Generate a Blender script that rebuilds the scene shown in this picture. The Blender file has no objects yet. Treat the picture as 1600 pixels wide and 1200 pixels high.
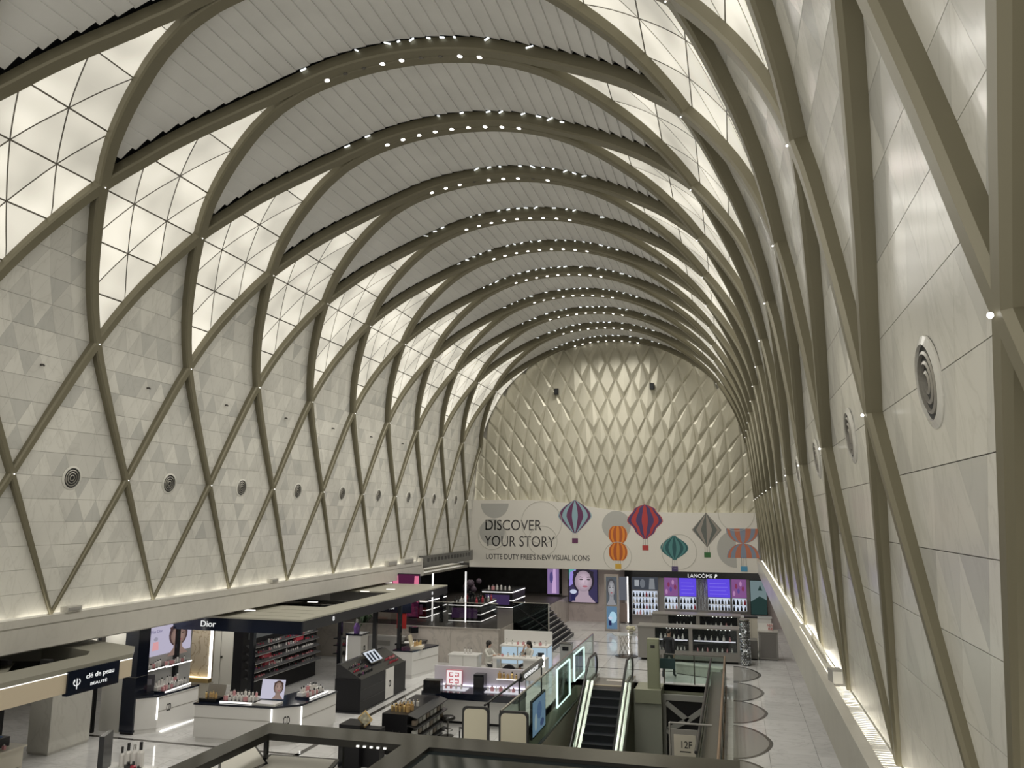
import bpy, bmesh, math, random
from math import pi, sin, cos, sqrt, atan2, radians
from mathutils import Vector, Matrix
random.seed(7)
SC = bpy.context.scene
COL = SC.collection

# ------------------------------------------------------------------ camera, world, light, exposure
P = 3.4                                   # bay length of the rib lattice (m)
CAM = Vector((6.8945, -15.4722, 6.07)); YAW, PITCH, ROLL, FPX = 0.268, 0.1625, 0.005, 1247.68
def cam_axes():
    f = Vector((-sin(YAW)*cos(PITCH), cos(YAW)*cos(PITCH), sin(PITCH)))
    r = Vector((cos(YAW), sin(YAW), 0)); u = r.cross(f)
    return cos(ROLL)*r+sin(ROLL)*u, -sin(ROLL)*r+cos(ROLL)*u, f
CR, CU, CF = cam_axes()
cd = bpy.data.cameras.new('camera'); cam = bpy.data.objects.new('camera', cd); COL.objects.link(cam)
cd.sensor_fit = 'HORIZONTAL'; cd.sensor_width = 36.0; cd.lens = FPX*36/1600
cd.clip_start = 0.05; cd.clip_end = 300
M = Matrix.Identity(4)
for i in range(3):
    M[i][0] = CR[i]; M[i][1] = CU[i]; M[i][2] = -CF[i]; M[i][3] = CAM[i]
cam.matrix_world = M
SC.camera = cam
def project(p):
    d = Vector(p)-CAM; z = d.dot(CF)
    if z < 0.3: return None
    return 800+FPX*d.dot(CR)/z, 600-FPX*d.dot(CU)/z

w = bpy.data.worlds.new('world'); SC.world = w; w.use_nodes = True
w.node_tree.nodes['Background'].inputs[0].default_value = (1.0, 0.96, 0.86, 1)
w.node_tree.nodes['Background'].inputs[1].default_value = 1.15
SC.view_settings.view_transform = 'Standard'; SC.view_settings.look = 'None'
SC.view_settings.exposure = -0.12; SC.view_settings.gamma = 1.0
SC.view_settings.use_curve_mapping = False
def lamp(name, kind, loc, power, color=(1, .95, .84), size=1, size_y=None, target=None, spot=None, blend=.6):
    l = bpy.data.lights.new(name, kind); l.energy = power; l.color = color
    if kind == 'AREA':
        l.size = size
        if size_y: l.shape = 'RECTANGLE'; l.size_y = size_y
    elif kind == 'SPOT':
        l.spot_size = spot; l.spot_blend = blend; l.shadow_soft_size = size
    else: l.shadow_soft_size = size
    o = bpy.data.objects.new(name, l); COL.objects.link(o); o.location = loc
    if target is not None:
        o.rotation_euler = (Vector(target)-Vector(loc)).to_track_quat('-Z', 'Y').to_euler()
    return o
PANEL_EMIT = 1.45

# ------------------------------------------------------------------ materials
MC = {}
def mat(name, col=(.5, .5, .5), rough=.5, metal=0., emit=0., ecol=None, bump=0., bscale=20., coat=0., var=0., vscale=3., spec=.5):
    if name in MC: return MC[name]
    m = bpy.data.materials.new(name); m.use_nodes = True; nt = m.node_tree; b = nt.nodes['Principled BSDF']
    b.inputs['Base Color'].default_value = (*col, 1); b.inputs['Roughness'].default_value = rough
    b.inputs['Metallic'].default_value = metal; b.inputs['Specular IOR Level'].default_value = spec
    if coat: b.inputs['Coat Weight'].default_value = coat; b.inputs['Coat Roughness'].default_value = .08
    if emit:
        b.inputs['Emission Color'].default_value = (*(ecol or col), 1); b.inputs['Emission Strength'].default_value = emit
    tc = nt.nodes.new('ShaderNodeNewGeometry')
    if var:
        n = nt.nodes.new('ShaderNodeTexNoise'); n.inputs['Scale'].default_value = vscale; n.inputs['Detail'].default_value = 4
        nt.links.new(tc.outputs['Position'], n.inputs['Vector'])
        r = nt.nodes.new('ShaderNodeValToRGB')
        r.color_ramp.elements[0].position = .3; r.color_ramp.elements[1].position = .7
        r.color_ramp.elements[0].color = (*[c*(1-var) for c in col], 1)
        r.color_ramp.elements[1].color = (*[min(1, c*(1+var)) for c in col], 1)
        nt.links.new(n.outputs['Fac'], r.inputs['Fac']); nt.links.new(r.outputs['Color'], b.inputs['Base Color'])
    if bump:
        n = nt.nodes.new('ShaderNodeTexNoise'); n.inputs['Scale'].default_value = bscale
        nt.links.new(tc.outputs['Position'], n.inputs['Vector'])
        bp = nt.nodes.new('ShaderNodeBump'); bp.inputs['Strength'].default_value = bump; bp.inputs['Distance'].default_value = .02
        nt.links.new(n.outputs['Fac'], bp.inputs['Height']); nt.links.new(bp.outputs['Normal'], b.inputs['Normal'])
    MC[name] = m; return m
def marble(name, col, vein, rough=.18, scale=1.2, wav=.0, vw=.5):
    if name in MC: return MC[name]
    m = bpy.data.materials.new(name); m.use_nodes = True; nt = m.node_tree; b = nt.nodes['Principled BSDF']
    b.inputs['Roughness'].default_value = rough
    g = nt.nodes.new('ShaderNodeNewGeometry')
    n1 = nt.nodes.new('ShaderNodeTexNoise'); n1.inputs['Scale'].default_value = scale; n1.inputs['Detail'].default_value = 6
    n1.inputs['Distortion'].default_value = 1.6
    mp = nt.nodes.new('ShaderNodeMapping'); mp.inputs['Scale'].default_value = (1, 1.8, .8); mp.inputs['Rotation'].default_value = (.5, .2, .6)
    nt.links.new(g.outputs['Position'], mp.inputs['Vector']); nt.links.new(mp.outputs['Vector'], n1.inputs['Vector'])
    r = nt.nodes.new('ShaderNodeValToRGB'); e = r.color_ramp.elements
    e[0].position = .40; e[0].color = (*col, 1); e[1].position = .60; e[1].color = (*col, 1)
    x = e.new(.50); x.color = (*[c*(1-vw)+v*vw for c, v in zip(col, vein)], 1)
    x = e.new(.47); x.color = (*[c*.985 for c in col], 1)
    x = e.new(.53); x.color = (*[c*.985 for c in col], 1)
    nt.links.new(n1.outputs['Fac'], r.inputs['Fac'])
    n2 = nt.nodes.new('ShaderNodeTexNoise'); n2.inputs['Scale'].default_value = scale*.5; n2.inputs['Detail'].default_value = 3
    nt.links.new(g.outputs['Position'], n2.inputs['Vector'])
    mr = nt.nodes.new('ShaderNodeMapRange'); mr.inputs[1].default_value = .3; mr.inputs[2].default_value = .7
    mr.inputs[3].default_value = .90; mr.inputs[4].default_value = 1.06
    nt.links.new(n2.outputs['Fac'], mr.inputs[0])
    mx = nt.nodes.new('ShaderNodeMix'); mx.data_type = 'RGBA'; mx.blend_type = 'MULTIPLY'; mx.inputs[0].default_value = 1
    nt.links.new(r.outputs['Color'], mx.inputs[6]); nt.links.new(mr.outputs[0], mx.inputs[7])
    nt.links.new(mx.outputs[2], b.inputs['Base Color'])
    if wav:
        n3 = nt.nodes.new('ShaderNodeTexNoise'); n3.inputs['Scale'].default_value = 2.2; n3.inputs['Detail'].default_value = 1
        nt.links.new(g.outputs['Position'], n3.inputs['Vector'])
        bp = nt.nodes.new('ShaderNodeBump'); bp.inputs['Strength'].default_value = wav; bp.inputs['Distance'].default_value = .05
        nt.links.new(n3.outputs['Fac'], bp.inputs['Height']); nt.links.new(bp.outputs['Normal'], b.inputs['Normal'])
    MC[name] = m; return m
def glass(name, tint=(.75, .85, .82), refl=.10, ior=1.35):
    if name in MC: return MC[name]
    m = bpy.data.materials.new(name); m.use_nodes = True; nt = m.node_tree; nt.nodes.remove(nt.nodes['Principled BSDF'])
    out = nt.nodes['Material Output']
    t = nt.nodes.new('ShaderNodeBsdfTransparent'); t.inputs[0].default_value = (*tint, 1)
    gl = nt.nodes.new('ShaderNodeBsdfGlossy'); gl.inputs['Roughness'].default_value = .03; gl.inputs['Color'].default_value = (.9, .95, .92, 1)
    lw = nt.nodes.new('ShaderNodeFresnel'); lw.inputs['IOR'].default_value = ior
    ad = nt.nodes.new('ShaderNodeMath'); ad.operation = 'ADD'; ad.inputs[1].default_value = refl*.3; ad.use_clamp = True
    nt.links.new(lw.outputs[0], ad.inputs[0])
    ge = nt.nodes.new('ShaderNodeNewGeometry'); inv = nt.nodes.new('ShaderNodeMath'); inv.operation = 'SUBTRACT'; inv.inputs[0].default_value = 1
    nt.links.new(ge.outputs['Backfacing'], inv.inputs[1]); mu = nt.nodes.new('ShaderNodeMath'); mu.operation = 'MULTIPLY'
    nt.links.new(ad.outputs[0], mu.inputs[0]); nt.links.new(inv.outputs[0], mu.inputs[1])
    mx = nt.nodes.new('ShaderNodeMixShader')
    nt.links.new(mu.outputs[0], mx.inputs[0]); nt.links.new(t.outputs[0], mx.inputs[1]); nt.links.new(gl.outputs[0], mx.inputs[2])
    nt.links.new(mx.outputs[0], out.inputs[0])
    MC[name] = m; return m
def glow(name, col, s, light=False):
    if name in MC: return MC[name]
    m = bpy.data.materials.new(name); m.use_nodes = True
    if not light: m.cycles.emission_sampling = 'NONE'
    nt = m.node_tree; nt.nodes.remove(nt.nodes['Principled BSDF'])
    e = nt.nodes.new('ShaderNodeEmission'); e.inputs[0].default_value = (*col, 1); e.inputs[1].default_value = s
    nt.links.new(e.outputs[0], nt.nodes['Material Output'].inputs[0])
    MC[name] = m; return m

RIB = mat('bronze_paint', (.178, .162, .108), .42, .25)
MAR = [marble('marble_light', (.68, .667, .615), (.45, .435, .39), .22, 1.0, .10, .28),
       marble('marble_mid', (.605, .594, .55), (.42, .41, .375), .22, 1.0, .10, .28),
       marble('marble_grey', (.515, .51, .478), (.40, .40, .37), .22, 1.0, .10, .28)]
BEAMM = marble('beam_marble', (.57, .55, .50), (.42, .40, .36), .3, .8, 0, .2)
JOINT = mat('joint', (.30, .285, .25), .8)
PLANK = mat('ceiling_plank', (.69, .685, .67), .55, var=.06, vscale=.8)
VOID = mat('roof_void', (.035, .04, .045), .8)
BLACK = mat('black_gloss', (.008, .009, .012), .14)
BLACKM = mat('black_satin', (.012, .012, .014), .35, spec=.22)
NAVY = mat('navy_gloss', (.008, .011, .022), .12)
CHAR = mat('charcoal', (.032, .032, .034), .35, spec=.3)
GREYP = mat('grey_paint', (.32, .31, .29), .4)
WHITE = mat('white_lacquer', (.72, .71, .69), .22)
WHITEM = mat('white_matt', (.78, .77, .74), .6)
CREAM = mat('cream_panel', (.66, .62, .53), .4)
BEIGE = mat('beige_metal', (.62, .53, .40), .35)
STEEL = mat('steel', (.52, .51, .47), .22, .9)
STEELD = mat('dark_steel', (.16, .155, .145), .25, .8)
RUBBER = mat('rubber', (.012, .012, .013), .35)
OLIVE = mat('olive_panel', (.30, .31, .235), .35)
LED = glow('led_white', (1, .98, .93), 4.0)
LEDS = glow('led_soft', (1, .97, .9), 1.6)
COVE = glow('cove_led', (1, .95, .82), 6.0, True)
GLASS = glass('clear_glass', (.80, .88, .85), .12)
GLASSD = glass('smoked_glass', (.30, .33, .33), .25)
GOLD = mat('gold', (.75, .55, .25), .3, .8)

# ------------------------------------------------------------------ mesh helpers
WL = {}          # world position of every object's origin
class MB:
    def __init__(s): s.v = []; s.f = []; s.mi = []; s.cur = 0
    def add(s, vs, fs):
        o = len(s.v); s.v += [Vector(p) for p in vs]; s.f += [[o+i for i in f] for f in fs]; s.mi += [s.cur]*len(fs); return s
    def box(s, x0, x1, y0, y1, z0, z1):
        return s.add([(x0, y0, z0), (x1, y0, z0), (x1, y1, z0), (x0, y1, z0), (x0, y0, z1), (x1, y0, z1), (x1, y1, z1), (x0, y1, z1)],
                     [(0, 3, 2, 1), (4, 5, 6, 7), (0, 1, 5, 4), (1, 2, 6, 5), (2, 3, 7, 6), (3, 0, 4, 7)])
    def obox(s, c, e, rz=0., rx=0., ry=0.):
        R = Matrix.Rotation(rz, 3, 'Z') @ Matrix.Rotation(rx, 3, 'X') @ Matrix.Rotation(ry, 3, 'Y')
        b = MB().box(-e[0]/2, e[0]/2, -e[1]/2, e[1]/2, -e[2]/2, e[2]/2)
        return s.add([R @ p+Vector(c) for p in b.v], b.f)
    def prism(s, poly, z0, z1):
        n = len(poly)
        return s.add([(x, y, z0) for x, y in poly]+[(x, y, z1) for x, y in poly],
                     [list(range(n))[::-1], [n+i for i in range(n)]]+[(i, (i+1) % n, n+(i+1) % n, n+i) for i in range(n)])
    def extr(s, pts, vec):
        n = len(pts); vec = Vector(vec)
        return s.add([Vector(p) for p in pts]+[Vector(p)+vec for p in pts],
                     [list(range(n))[::-1], [n+i for i in range(n)]]+[(i, (i+1) % n, n+(i+1) % n, n+i) for i in range(n)])
    def cyl(s, p0, p1, r0, r1=None, n=12):
        p0 = Vector(p0); p1 = Vector(p1); r1 = r0 if r1 is None else r1
        d = (p1-p0).normalized(); a = d.orthogonal().normalized(); b = d.cross(a)
        vs = [p0+(a*cos(2*pi*i/n)+b*sin(2*pi*i/n))*r0 for i in range(n)]+[p1+(a*cos(2*pi*i/n)+b*sin(2*pi*i/n))*r1 for i in range(n)]
        return s.add(vs, [list(range(n))[::-1], [n+i for i in range(n)]]+[(i, (i+1) % n, n+(i+1) % n, n+i) for i in range(n)])
    def lathe(s, prof, c=(0, 0, 0), n=14):
        vs = []; fs = []; c = Vector(c); k = len(prof)
        for i in range(n):
            a = 2*pi*i/n
            vs += [c+Vector((r*cos(a), r*sin(a), z)) for r, z in prof]
        for i in range(n):
            j = (i+1) % n
            fs += [(i*k+q, j*k+q, j*k+q+1, i*k+q+1) for q in range(k-1)]
        fs += [[i*k for i in range(n)][::-1], [i*k+k-1 for i in range(n)]]
        return s.add(vs, fs)
    def tube(s, path, r, n=8, closed=False):
        path = [Vector(p) for p in path]; m = len(path); vs = []; fs = []; prev = None
        for i, p in enumerate(path):
            t = (path[min(i+1, m-1)]-path[max(i-1, 0)]).normalized()
            a = t.orthogonal().normalized() if prev is None else (prev-t*prev.dot(t)).normalized()
            prev = a; b = t.cross(a); rr = r[i] if isinstance(r, (list, tuple)) else r
            vs += [p+(a*cos(2*pi*k/n)+b*sin(2*pi*k/n))*rr for k in range(n)]
        for i in range(m-1):
            fs += [(i*n+k, i*n+(k+1) % n, (i+1)*n+(k+1) % n, (i+1)*n+k) for k in range(n)]
        fs += [list(range(n))[::-1], [(m-1)*n+k for k in range(n)]]
        return s.add(vs, fs)
    def ball(s, c, r, sc=(1, 1, 1), n=12, m=8):
        c = Vector(c); vs = []; fs = []
        for j in range(m+1):
            t = pi*j/m
            for i in range(n):
                a = 2*pi*i/n
                vs.append(c+Vector((r*sc[0]*sin(t)*cos(a), r*sc[1]*sin(t)*sin(a), r*sc[2]*cos(t))))
        for j in range(m):
            fs += [(j*n+i, j*n+(i+1) % n, (j+1)*n+(i+1) % n, (j+1)*n+i) for i in range(n)]
        return s.add(vs, fs)
    def rot(s, c, rz):
        R = Matrix.Rotation(rz, 3, 'Z'); c = Vector(c)
        s.v = [R @ (p-c)+c for p in s.v]; return s
    def move(s, d):
        d = Vector(d); s.v = [p+d for p in s.v]; return s
    def mesh(s, name, mats, origin, smooth=False):
        me = bpy.data.meshes.new(name); o = Vector(origin)
        me.from_pydata([tuple(p-o) for p in s.v], [], s.f)
        for m in (mats if isinstance(mats, (list, tuple)) else [mats]): me.materials.append(m)
        if any(s.mi): me.polygons.foreach_set('material_index', s.mi)
        if smooth: me.polygons.foreach_set('use_smooth', [True]*len(me.polygons))
        me.update(); return me
    def build(s, name, mats, parent=None, origin=None, smooth=False):
        if origin is None:
            xs = [p.x for p in s.v]; ys = [p.y for p in s.v]; zs = [p.z for p in s.v]
            origin = ((min(xs)+max(xs))/2, (min(ys)+max(ys))/2, min(zs))
        return link(name, s.mesh(name, mats, origin, smooth), origin, parent)
def link(name, me, origin, parent=None):
    o = bpy.data.objects.new(name, me); COL.objects.link(o); origin = Vector(origin)
    if parent is not None:
        o.parent = parent; o.location = origin-WL[parent]
    else: o.location = origin
    WL[o] = origin; return o
def tag(o, label=None, cat=None, group=None, kind=None):
    if label: o['label'] = label
    if cat: o['category'] = cat
    if group: o['group'] = group
    if kind: o['kind'] = kind
    return o
def thing(name, label, cat, loc=(0, 0, 0), group=None):
    o = bpy.data.objects.new(name, None); COL.objects.link(o); o.location = loc; o.empty_display_size = .2
    WL[o] = Vector(loc); return tag(o, label, cat, group)
def struct(name, label=None, loc=None):
    o = bpy.data.objects.new(name, None); COL.objects.link(o); o.location = loc or (0, 0, 0); WL[o] = Vector(loc or (0, 0, 0))
    return tag(o, label, None, None, 'structure')
def B(x0, x1, y0, y1, z0, z1): return MB().box(x0, x1, y0, y1, z0, z1)
class Fr:
    """flat drawing frame on a surface: u to the right, v up, n out of the surface"""
    def __init__(s, o, u, v=(0, 0, 1)):
        s.o = Vector(o); s.u = Vector(u).normalized(); s.w = Vector(v).normalized(); s.n = s.u.cross(s.w)
    def p(s, a, b, c=0.): return s.o+s.u*a+s.w*b+s.n*c
    def poly(s, pts, c0, t, name, m, parent):
        return MB().extr([s.p(a, b, c0) for a, b in pts], s.n*t).build(name, m, parent)
    def rect(s, a0, a1, b0, b1, c0, t, name, m, parent):
        return s.poly([(a0, b0), (a1, b0), (a1, b1), (a0, b1)], c0, t, name, m, parent)
def ell(cx, cy, rx, ry, n=24, a0=0., a1=2*pi):
    full = abs(a1-a0-2*pi) < 1e-6
    k = n if full else n+1
    return [(cx+rx*cos(a0+(a1-a0)*i/n), cy+ry*sin(a0+(a1-a0)*i/n)) for i in range(k)]
def text(s, fr, a, b, h, m, parent, name='lettering', width=None, c=.012, align='LEFT', ext=.006, weight=0.):
    cu = bpy.data.curves.new('txt', 'FONT'); cu.body = s; cu.size = 1; cu.extrude = ext/max(h, 1e-3); cu.align_x = align
    cu.offset = weight; cu.resolution_u = 4
    o = bpy.data.objects.new('txt', cu); COL.objects.link(o)
    bpy.context.view_layer.update()
    me = bpy.data.meshes.new_from_object(o)
    COL.objects.unlink(o); bpy.data.objects.remove(o)
    xs = [v.co.x for v in me.vertices]; wd = max(xs)-min(xs)
    cap = .69                      # cap height of the built-in font at size 1
    sy = h/cap; sx = (width/wd) if width else sy
    base = fr.p(a, b, c)
    for v in me.vertices:
        x, y, z = v.co
        q = fr.u*(x*sx)+fr.w*(y*sy)+fr.n*(z*h)
        v.co = q
    me.materials.clear(); me.materials.append(m); me.update()
    return link(name, me, base, parent)
# ------------------------------------------------------------------ vault section
SP = [(0, 16.27), (1.813, 16.066), (3.4, 15.477), (4.836, 14.593), (5.591, 13.95), (6.271, 13.18), (6.876, 12.175),
      (7.291, 11.268), (7.631, 10.059), (7.82, 8.51), (7.956, 6.886), (8.273, 3.781)]
def catmull(pts, n=16):
    Q = [2*pts[0]-pts[1]]+pts+[2*pts[-1]-pts[-2]]; out = []
    for i in range(1, len(Q)-2):
        p0, p1, p2, p3 = Q[i-1:i+3]
        t0 = 0; t1 = (p1-p0).length**.5; t2 = t1+(p2-p1).length**.5; t3 = t2+(p3-p2).length**.5
        for k in range(n):
            t = t1+(t2-t1)*k/n
            A1 = (t1-t)/(t1-t0)*p0+(t-t0)/(t1-t0)*p1; A2 = (t2-t)/(t2-t1)*p1+(t-t1)/(t2-t1)*p2; A3 = (t3-t)/(t3-t2)*p2+(t-t2)/(t3-t2)*p3
            B1 = (t2-t)/(t2-t0)*A1+(t-t0)/(t2-t0)*A2; B2 = (t3-t)/(t3-t1)*A2+(t-t1)/(t3-t1)*A3
            out.append((t2-t)/(t2-t1)*B1+(t-t1)/(t2-t1)*B2)
    out.append(pts[-1]); return out
SEC = catmull([Vector((-x, z)) for x, z in SP[:0:-1]]+[Vector(p) for p in SP])
SL = [0.]
for i in range(len(SEC)-1): SL.append(SL[-1]+(SEC[i+1]-SEC[i]).length)
STOT = SL[-1]; SM = STOT/2
import bisect
def sec(s):
    i = min(max(bisect.bisect_right(SL, s)-1, 0), len(SL)-2)
    t = (s-SL[i])/(SL[i+1]-SL[i]); p = SEC[i].lerp(SEC[i+1], t)
    a = SEC[max(i-2, 0)]; b = SEC[min(i+3, len(SEC)-1)]; d = (b-a).normalized()
    return p, Vector((-d.y, d.x))          # point, outward normal (x,z)
def surf(s, y, off=0.):
    p, n = sec(s); return Vector((p.x+n.x*off, y, p.y+n.y*off))
KK = 3.4/4.5
R0, R1, R2, R3 = 0., 4.13*KK, 8.36*KK, 12.91*KK
GT = [(0, 2.), (R1, 1.5), (R2, 1.), (R3, .5), (14.0*KK, .376), (15.45*KK, .246), (16.9*KK, .128), (18.1*KK, .064), (19.0*KK, .0455), (40, .0455)]
def g(s):
    s = min(s, STOT-s)
    for (a, x), (b, y) in zip(GT, GT[1:]):
        if s <= b: return x+(y-x)*(s-a)/(b-a)
    return .0455
def rec(s):                                # how far wall, panes and planks lie behind the ribs' inner face
    s = min(s, STOT-s)
    return .05+.07*min(1, s/R1)+.06*min(1, max(0, s-R1)/(R2-R1))+.05*min(1, max(0, s-R2)/(R3-R2))
def ribw(s):
    s = min(s, STOT-s)
    return .085+.065*min(1, s/R1)+.06*min(1, max(0, s-R1)/(R2-R1))+.06*min(1, max(0, s-R2)/(R3-R2))+.04*min(1, max(0, s-R3)/3)
YN, YF = -5.3*P, 9.0*P

# ------------------------------------------------------------------ ribs
def rib_leg(m, sgn, side, parent):
    n = 46; S = [SM*i/n for i in range(n+1)]
    if side > 0: S = [STOT-s for s in S]
    pts = [(s, m*P+sgn*g(s)*P) for s in S]
    pts = [q for q in pts if YN <= q[1] <= YF+.16]
    if len(pts) < 3: return
    mb = MB(); k = None
    for i, (s, y) in enumerate(pts):
        c = surf(s, y); a = pts[max(i-1, 0)]; b = pts[min(i+1, len(pts)-1)]
        T = (surf(*b)-surf(*a)).normalized(); _, nn = sec(s); N = Vector((nn.x, 0, nn.y))
        Bv = T.cross(N).normalized(); wd = ribw(s)/2; dp = rec(s)+.05; ch = min(.03, wd*.35)
        prof = [(-wd, dp), (-wd, ch*1.4), (-wd+ch, 0), (wd-ch, 0), (wd, ch*1.4), (wd, dp)]
        k = len(prof); mb.v += [c+Bv*p+N*q for p, q in prof]
    for i in range(len(pts)-1):
        for j in range(k-1): mb.f.append((i*k+j, i*k+j+1, (i+1)*k+j+1, (i+1)*k+j)); mb.mi.append(0)
    L = (len(pts)-1)*k
    mb.f += [tuple(range(k)), tuple(L+j for j in range(k))[::-1]]; mb.mi += [0, 0]
    return mb.build('rib_leg', RIB, parent)
LENS = glow('downlight_lens', (1, .96, .86), 7.0)
NODEL = glow('node_lamp', (1, .97, .9), 3.0)
GLINT = glow('plenum_lamp', (.95, 1, 1), 1.8)
dead = {0: {1, 2, 5, 6}, 2: {3, 7}}
for m in range(-5, 11):
    near = m+6
    t = struct('trim_%d' % near, 'olive bronze arch of the vault, number %d counted from behind the camera' % near, (0, m*P, 3.78))
    for side in (-1, 1):
        for sgn in (-1, 1): rib_leg(m, sgn, side, t)
        for rr, off in ((R1, -1.5), (R2, -1.), (R3, -.5)):
            y = (m+off)*P
            if YN < y < YF-.2 and y > -15:
                s = rr if side < 0 else STOT-rr
                MB().ball(surf(s, y, -.02), .014, n=8, m=5).build('node_lamp', NODEL, t)
    if m > 9: continue
    for k in range(9):
        s = SM+(k-4)*.47
        c = surf(s, m*P); _, nn = sec(s); N = Vector((nn.x, 0, nn.y))
        if m in dead and k in dead[m]:
            MB().cyl(c-N*.006, c+N*.03, .05, n=12).build('downlight_ring', STEELD, t)
            continue
        ring = MB().cyl(c-N*.006, c+N*.03, .075, n=14).build('downlight_ring', STEELD, t)
        MB().cyl(c-N*.012, c+N*.01, .058, n=14).build('downlight_lens', LENS, ring)
    rng = random.Random(m*13+5)                      # small lamps in the gap above each arch, seen past its near edge
    for k in range(26):
        s = SM-4.2+k*.33+rng.uniform(-.05, .05)
        if rng.random() < .25: continue
        if m < 3 and s < SM-.3 and rng.random() < .7: continue
        y = m*P-.0455*P-.15-.10
        p = surf(s, y+.045, .235); L = rng.uniform(.05, .17)
        MB().obox(p, (L, .04, .022), ry=rng.uniform(-.5, .5)).build('plenum_lamp', GLINT, t)

# ------------------------------------------------------------------ back-lit panes between the ribs
PANE = [None, None, None]
def pane_mat(i, s):
    name = 'lit_pane_%d' % i
    if name in MC: return MC[name]
    m = bpy.data.materials.new(name); m.use_nodes = True; nt = m.node_tree; b = nt.nodes['Principled BSDF']
    b.inputs['Base Color'].default_value = (.30, .29, .26, 1); b.inputs['Roughness'].default_value = .4
    geo = nt.nodes.new('ShaderNodeNewGeometry'); n = nt.nodes.new('ShaderNodeTexNoise')
    n.inputs['Scale'].default_value = .85; n.inputs['Detail'].default_value = 1
    nt.links.new(geo.outputs['Position'], n.inputs['Vector'])
    mr = nt.nodes.new('ShaderNodeMapRange'); mr.inputs[1].default_value = .33; mr.inputs[2].default_value = .67
    mr.inputs[3].default_value = s*.78; mr.inputs[4].default_value = s*1.24
    nt.links.new(n.outputs['Fac'], mr.inputs[0])
    b.inputs['Emission Color'].default_value = (1, .945, .80, 1); nt.links.new(mr.outputs[0], b.inputs['Emission Strength'])
    MC[name] = m; return m
PANE = [pane_mat(i, PANEL_EMIT*k*.47) for i, k in enumerate((.86, 1., 1.08))]
FRAMEM = mat('pane_frame', (.10, .09, .075), .6)
SJ = [8.36*KK, 9.87*KK, 11.36*KK, 12.83*KK, 14.30*KK, 15.97*KK, 17.58*KK, 18.75*KK]
def hw(s): return ((1-g(s)) if s < R3 else g(s))*P
def light_panel(m, side):
    yc = m*P
    word = {-1: 'left', 1: 'right'}[side]
    num = ['first', 'second', 'third', 'fourth', 'fifth', 'sixth', 'seventh', 'eighth', 'ninth', 'tenth', 'eleventh', 'twelfth', 'thirteenth', 'fourteenth'][m+4]
    t = thing('diamond_light', 'glowing cream diamond of triangular panes on the %s of the vault, %s from the viewer' % (word, num), 'ceiling light',
              surf(R2 if side < 0 else STOT-R2, yc, .2), 'back-lit diamond panels of the vault')
    def SS(s): return s if side < 0 else STOT-s
    def put(tri, mi, name='pane', off=0., shr=.019, n=4):
        cs = sum(a for a, b in tri)/len(tri); cy = sum(b for a, b in tri)/len(tri)
        tri2 = []
        for a, b in tri:
            d = sqrt((a-cs)**2+(b-cy)**2); k = max(0, 1-shr*1.7/d); tri2.append((cs+(a-cs)*k, cy+(b-cy)*k))
        mb = MB(); vs = []
        def clampy(s, y):
            h = max(0, hw(s)-.06); return s, max(-h, min(h if m < 9 else min(h, .12), y))
        if len(tri2) == 3:
            A, Bq, Cq = tri2; idx = {}
            for i in range(n+1):
                for j in range(n+1-i):
                    a = i/n; b = j/n; c = 1-a-b
                    s, y = clampy(A[0]*c+Bq[0]*a+Cq[0]*b, A[1]*c+Bq[1]*a+Cq[1]*b)
                    idx[i, j] = len(vs); vs.append((s, y))
            fs = []
            for i in range(n):
                for j in range(n-i):
                    fs.append((idx[i, j], idx[i+1, j], idx[i, j+1]))
                    if i+j < n-1: fs.append((idx[i+1, j], idx[i+1, j+1], idx[i, j+1]))
        else:
            fs = []
            (s0, _), (s1, _) = tri2[0], tri2[2]
            for i in range(n+1):
                s = s0+(s1-s0)*i/n
                for j in range(n+1):
                    vs.append(clampy(s, (-1+2*j/n)*2.3))
            fs = [(i*(n+1)+j, i*(n+1)+j+1, (i+1)*(n+1)+j+1, (i+1)*(n+1)+j) for i in range(n) for j in range(n)]
        area = 0
        for f in fs:
            q = [vs[k] for k in f]
            area += abs(sum(q[k][0]*q[(k+1) % len(q)][1]-q[(k+1) % len(q)][0]*q[k][1] for k in range(len(q))))/2
        if area < .012: return
        if side > 0: fs = [f[::-1] for f in fs]
        if area < .012: return
        mb.add([surf(SS(s), yc+y, rec(s)-.03+off) for s, y in vs], [f for f in fs])
        mb.build(name, PANE[mi] if name == 'pane' else FRAMEM, t)
    h = P/6
    for j in range(5):
        s0, s1 = SJ[j], SJ[j+1]
        par = j % 2
        for i in range(-4, 5):
            y0 = (2*i+par)*h
            # row j has its lattice points at (2i+par)*h, row j+1 at (2i+1-par)*h
            put([(s0, y0), (s0, y0+2*h), (s1, y0+h)], random.randrange(3))
            put([(s1, y0-h), (s0, y0), (s1, y0+h)], random.randrange(3))
    put([(SJ[5], -2), (SJ[5], 2), (SJ[6], 2), (SJ[6], -2)], 1)
    put([(SJ[6], -2), (SJ[6], 2), (SJ[7], 2), (SJ[7], -2)], 0)
    # dark carrier behind the panes
    mb = MB(); n = 24
    for i in range(n+1):
        s = R2+(SJ[7]-R2)*i/n; hh = hw(s)
        mb.v += [surf(SS(s), yc-hh, rec(s)+.02), surf(SS(s), yc+(hh if m < 9 else min(hh, .15)), rec(s)+.02)]
    for i in range(n): mb.f.append((2*i, 2*i+1, 2*i+3, 2*i+2)); mb.mi.append(0)
    mb.build('pane_carrier', FRAMEM, t)
for m in range(-4, 10):
    light_panel(m, -1)
for m in range(-4, 10):
    light_panel(m, 1)

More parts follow.
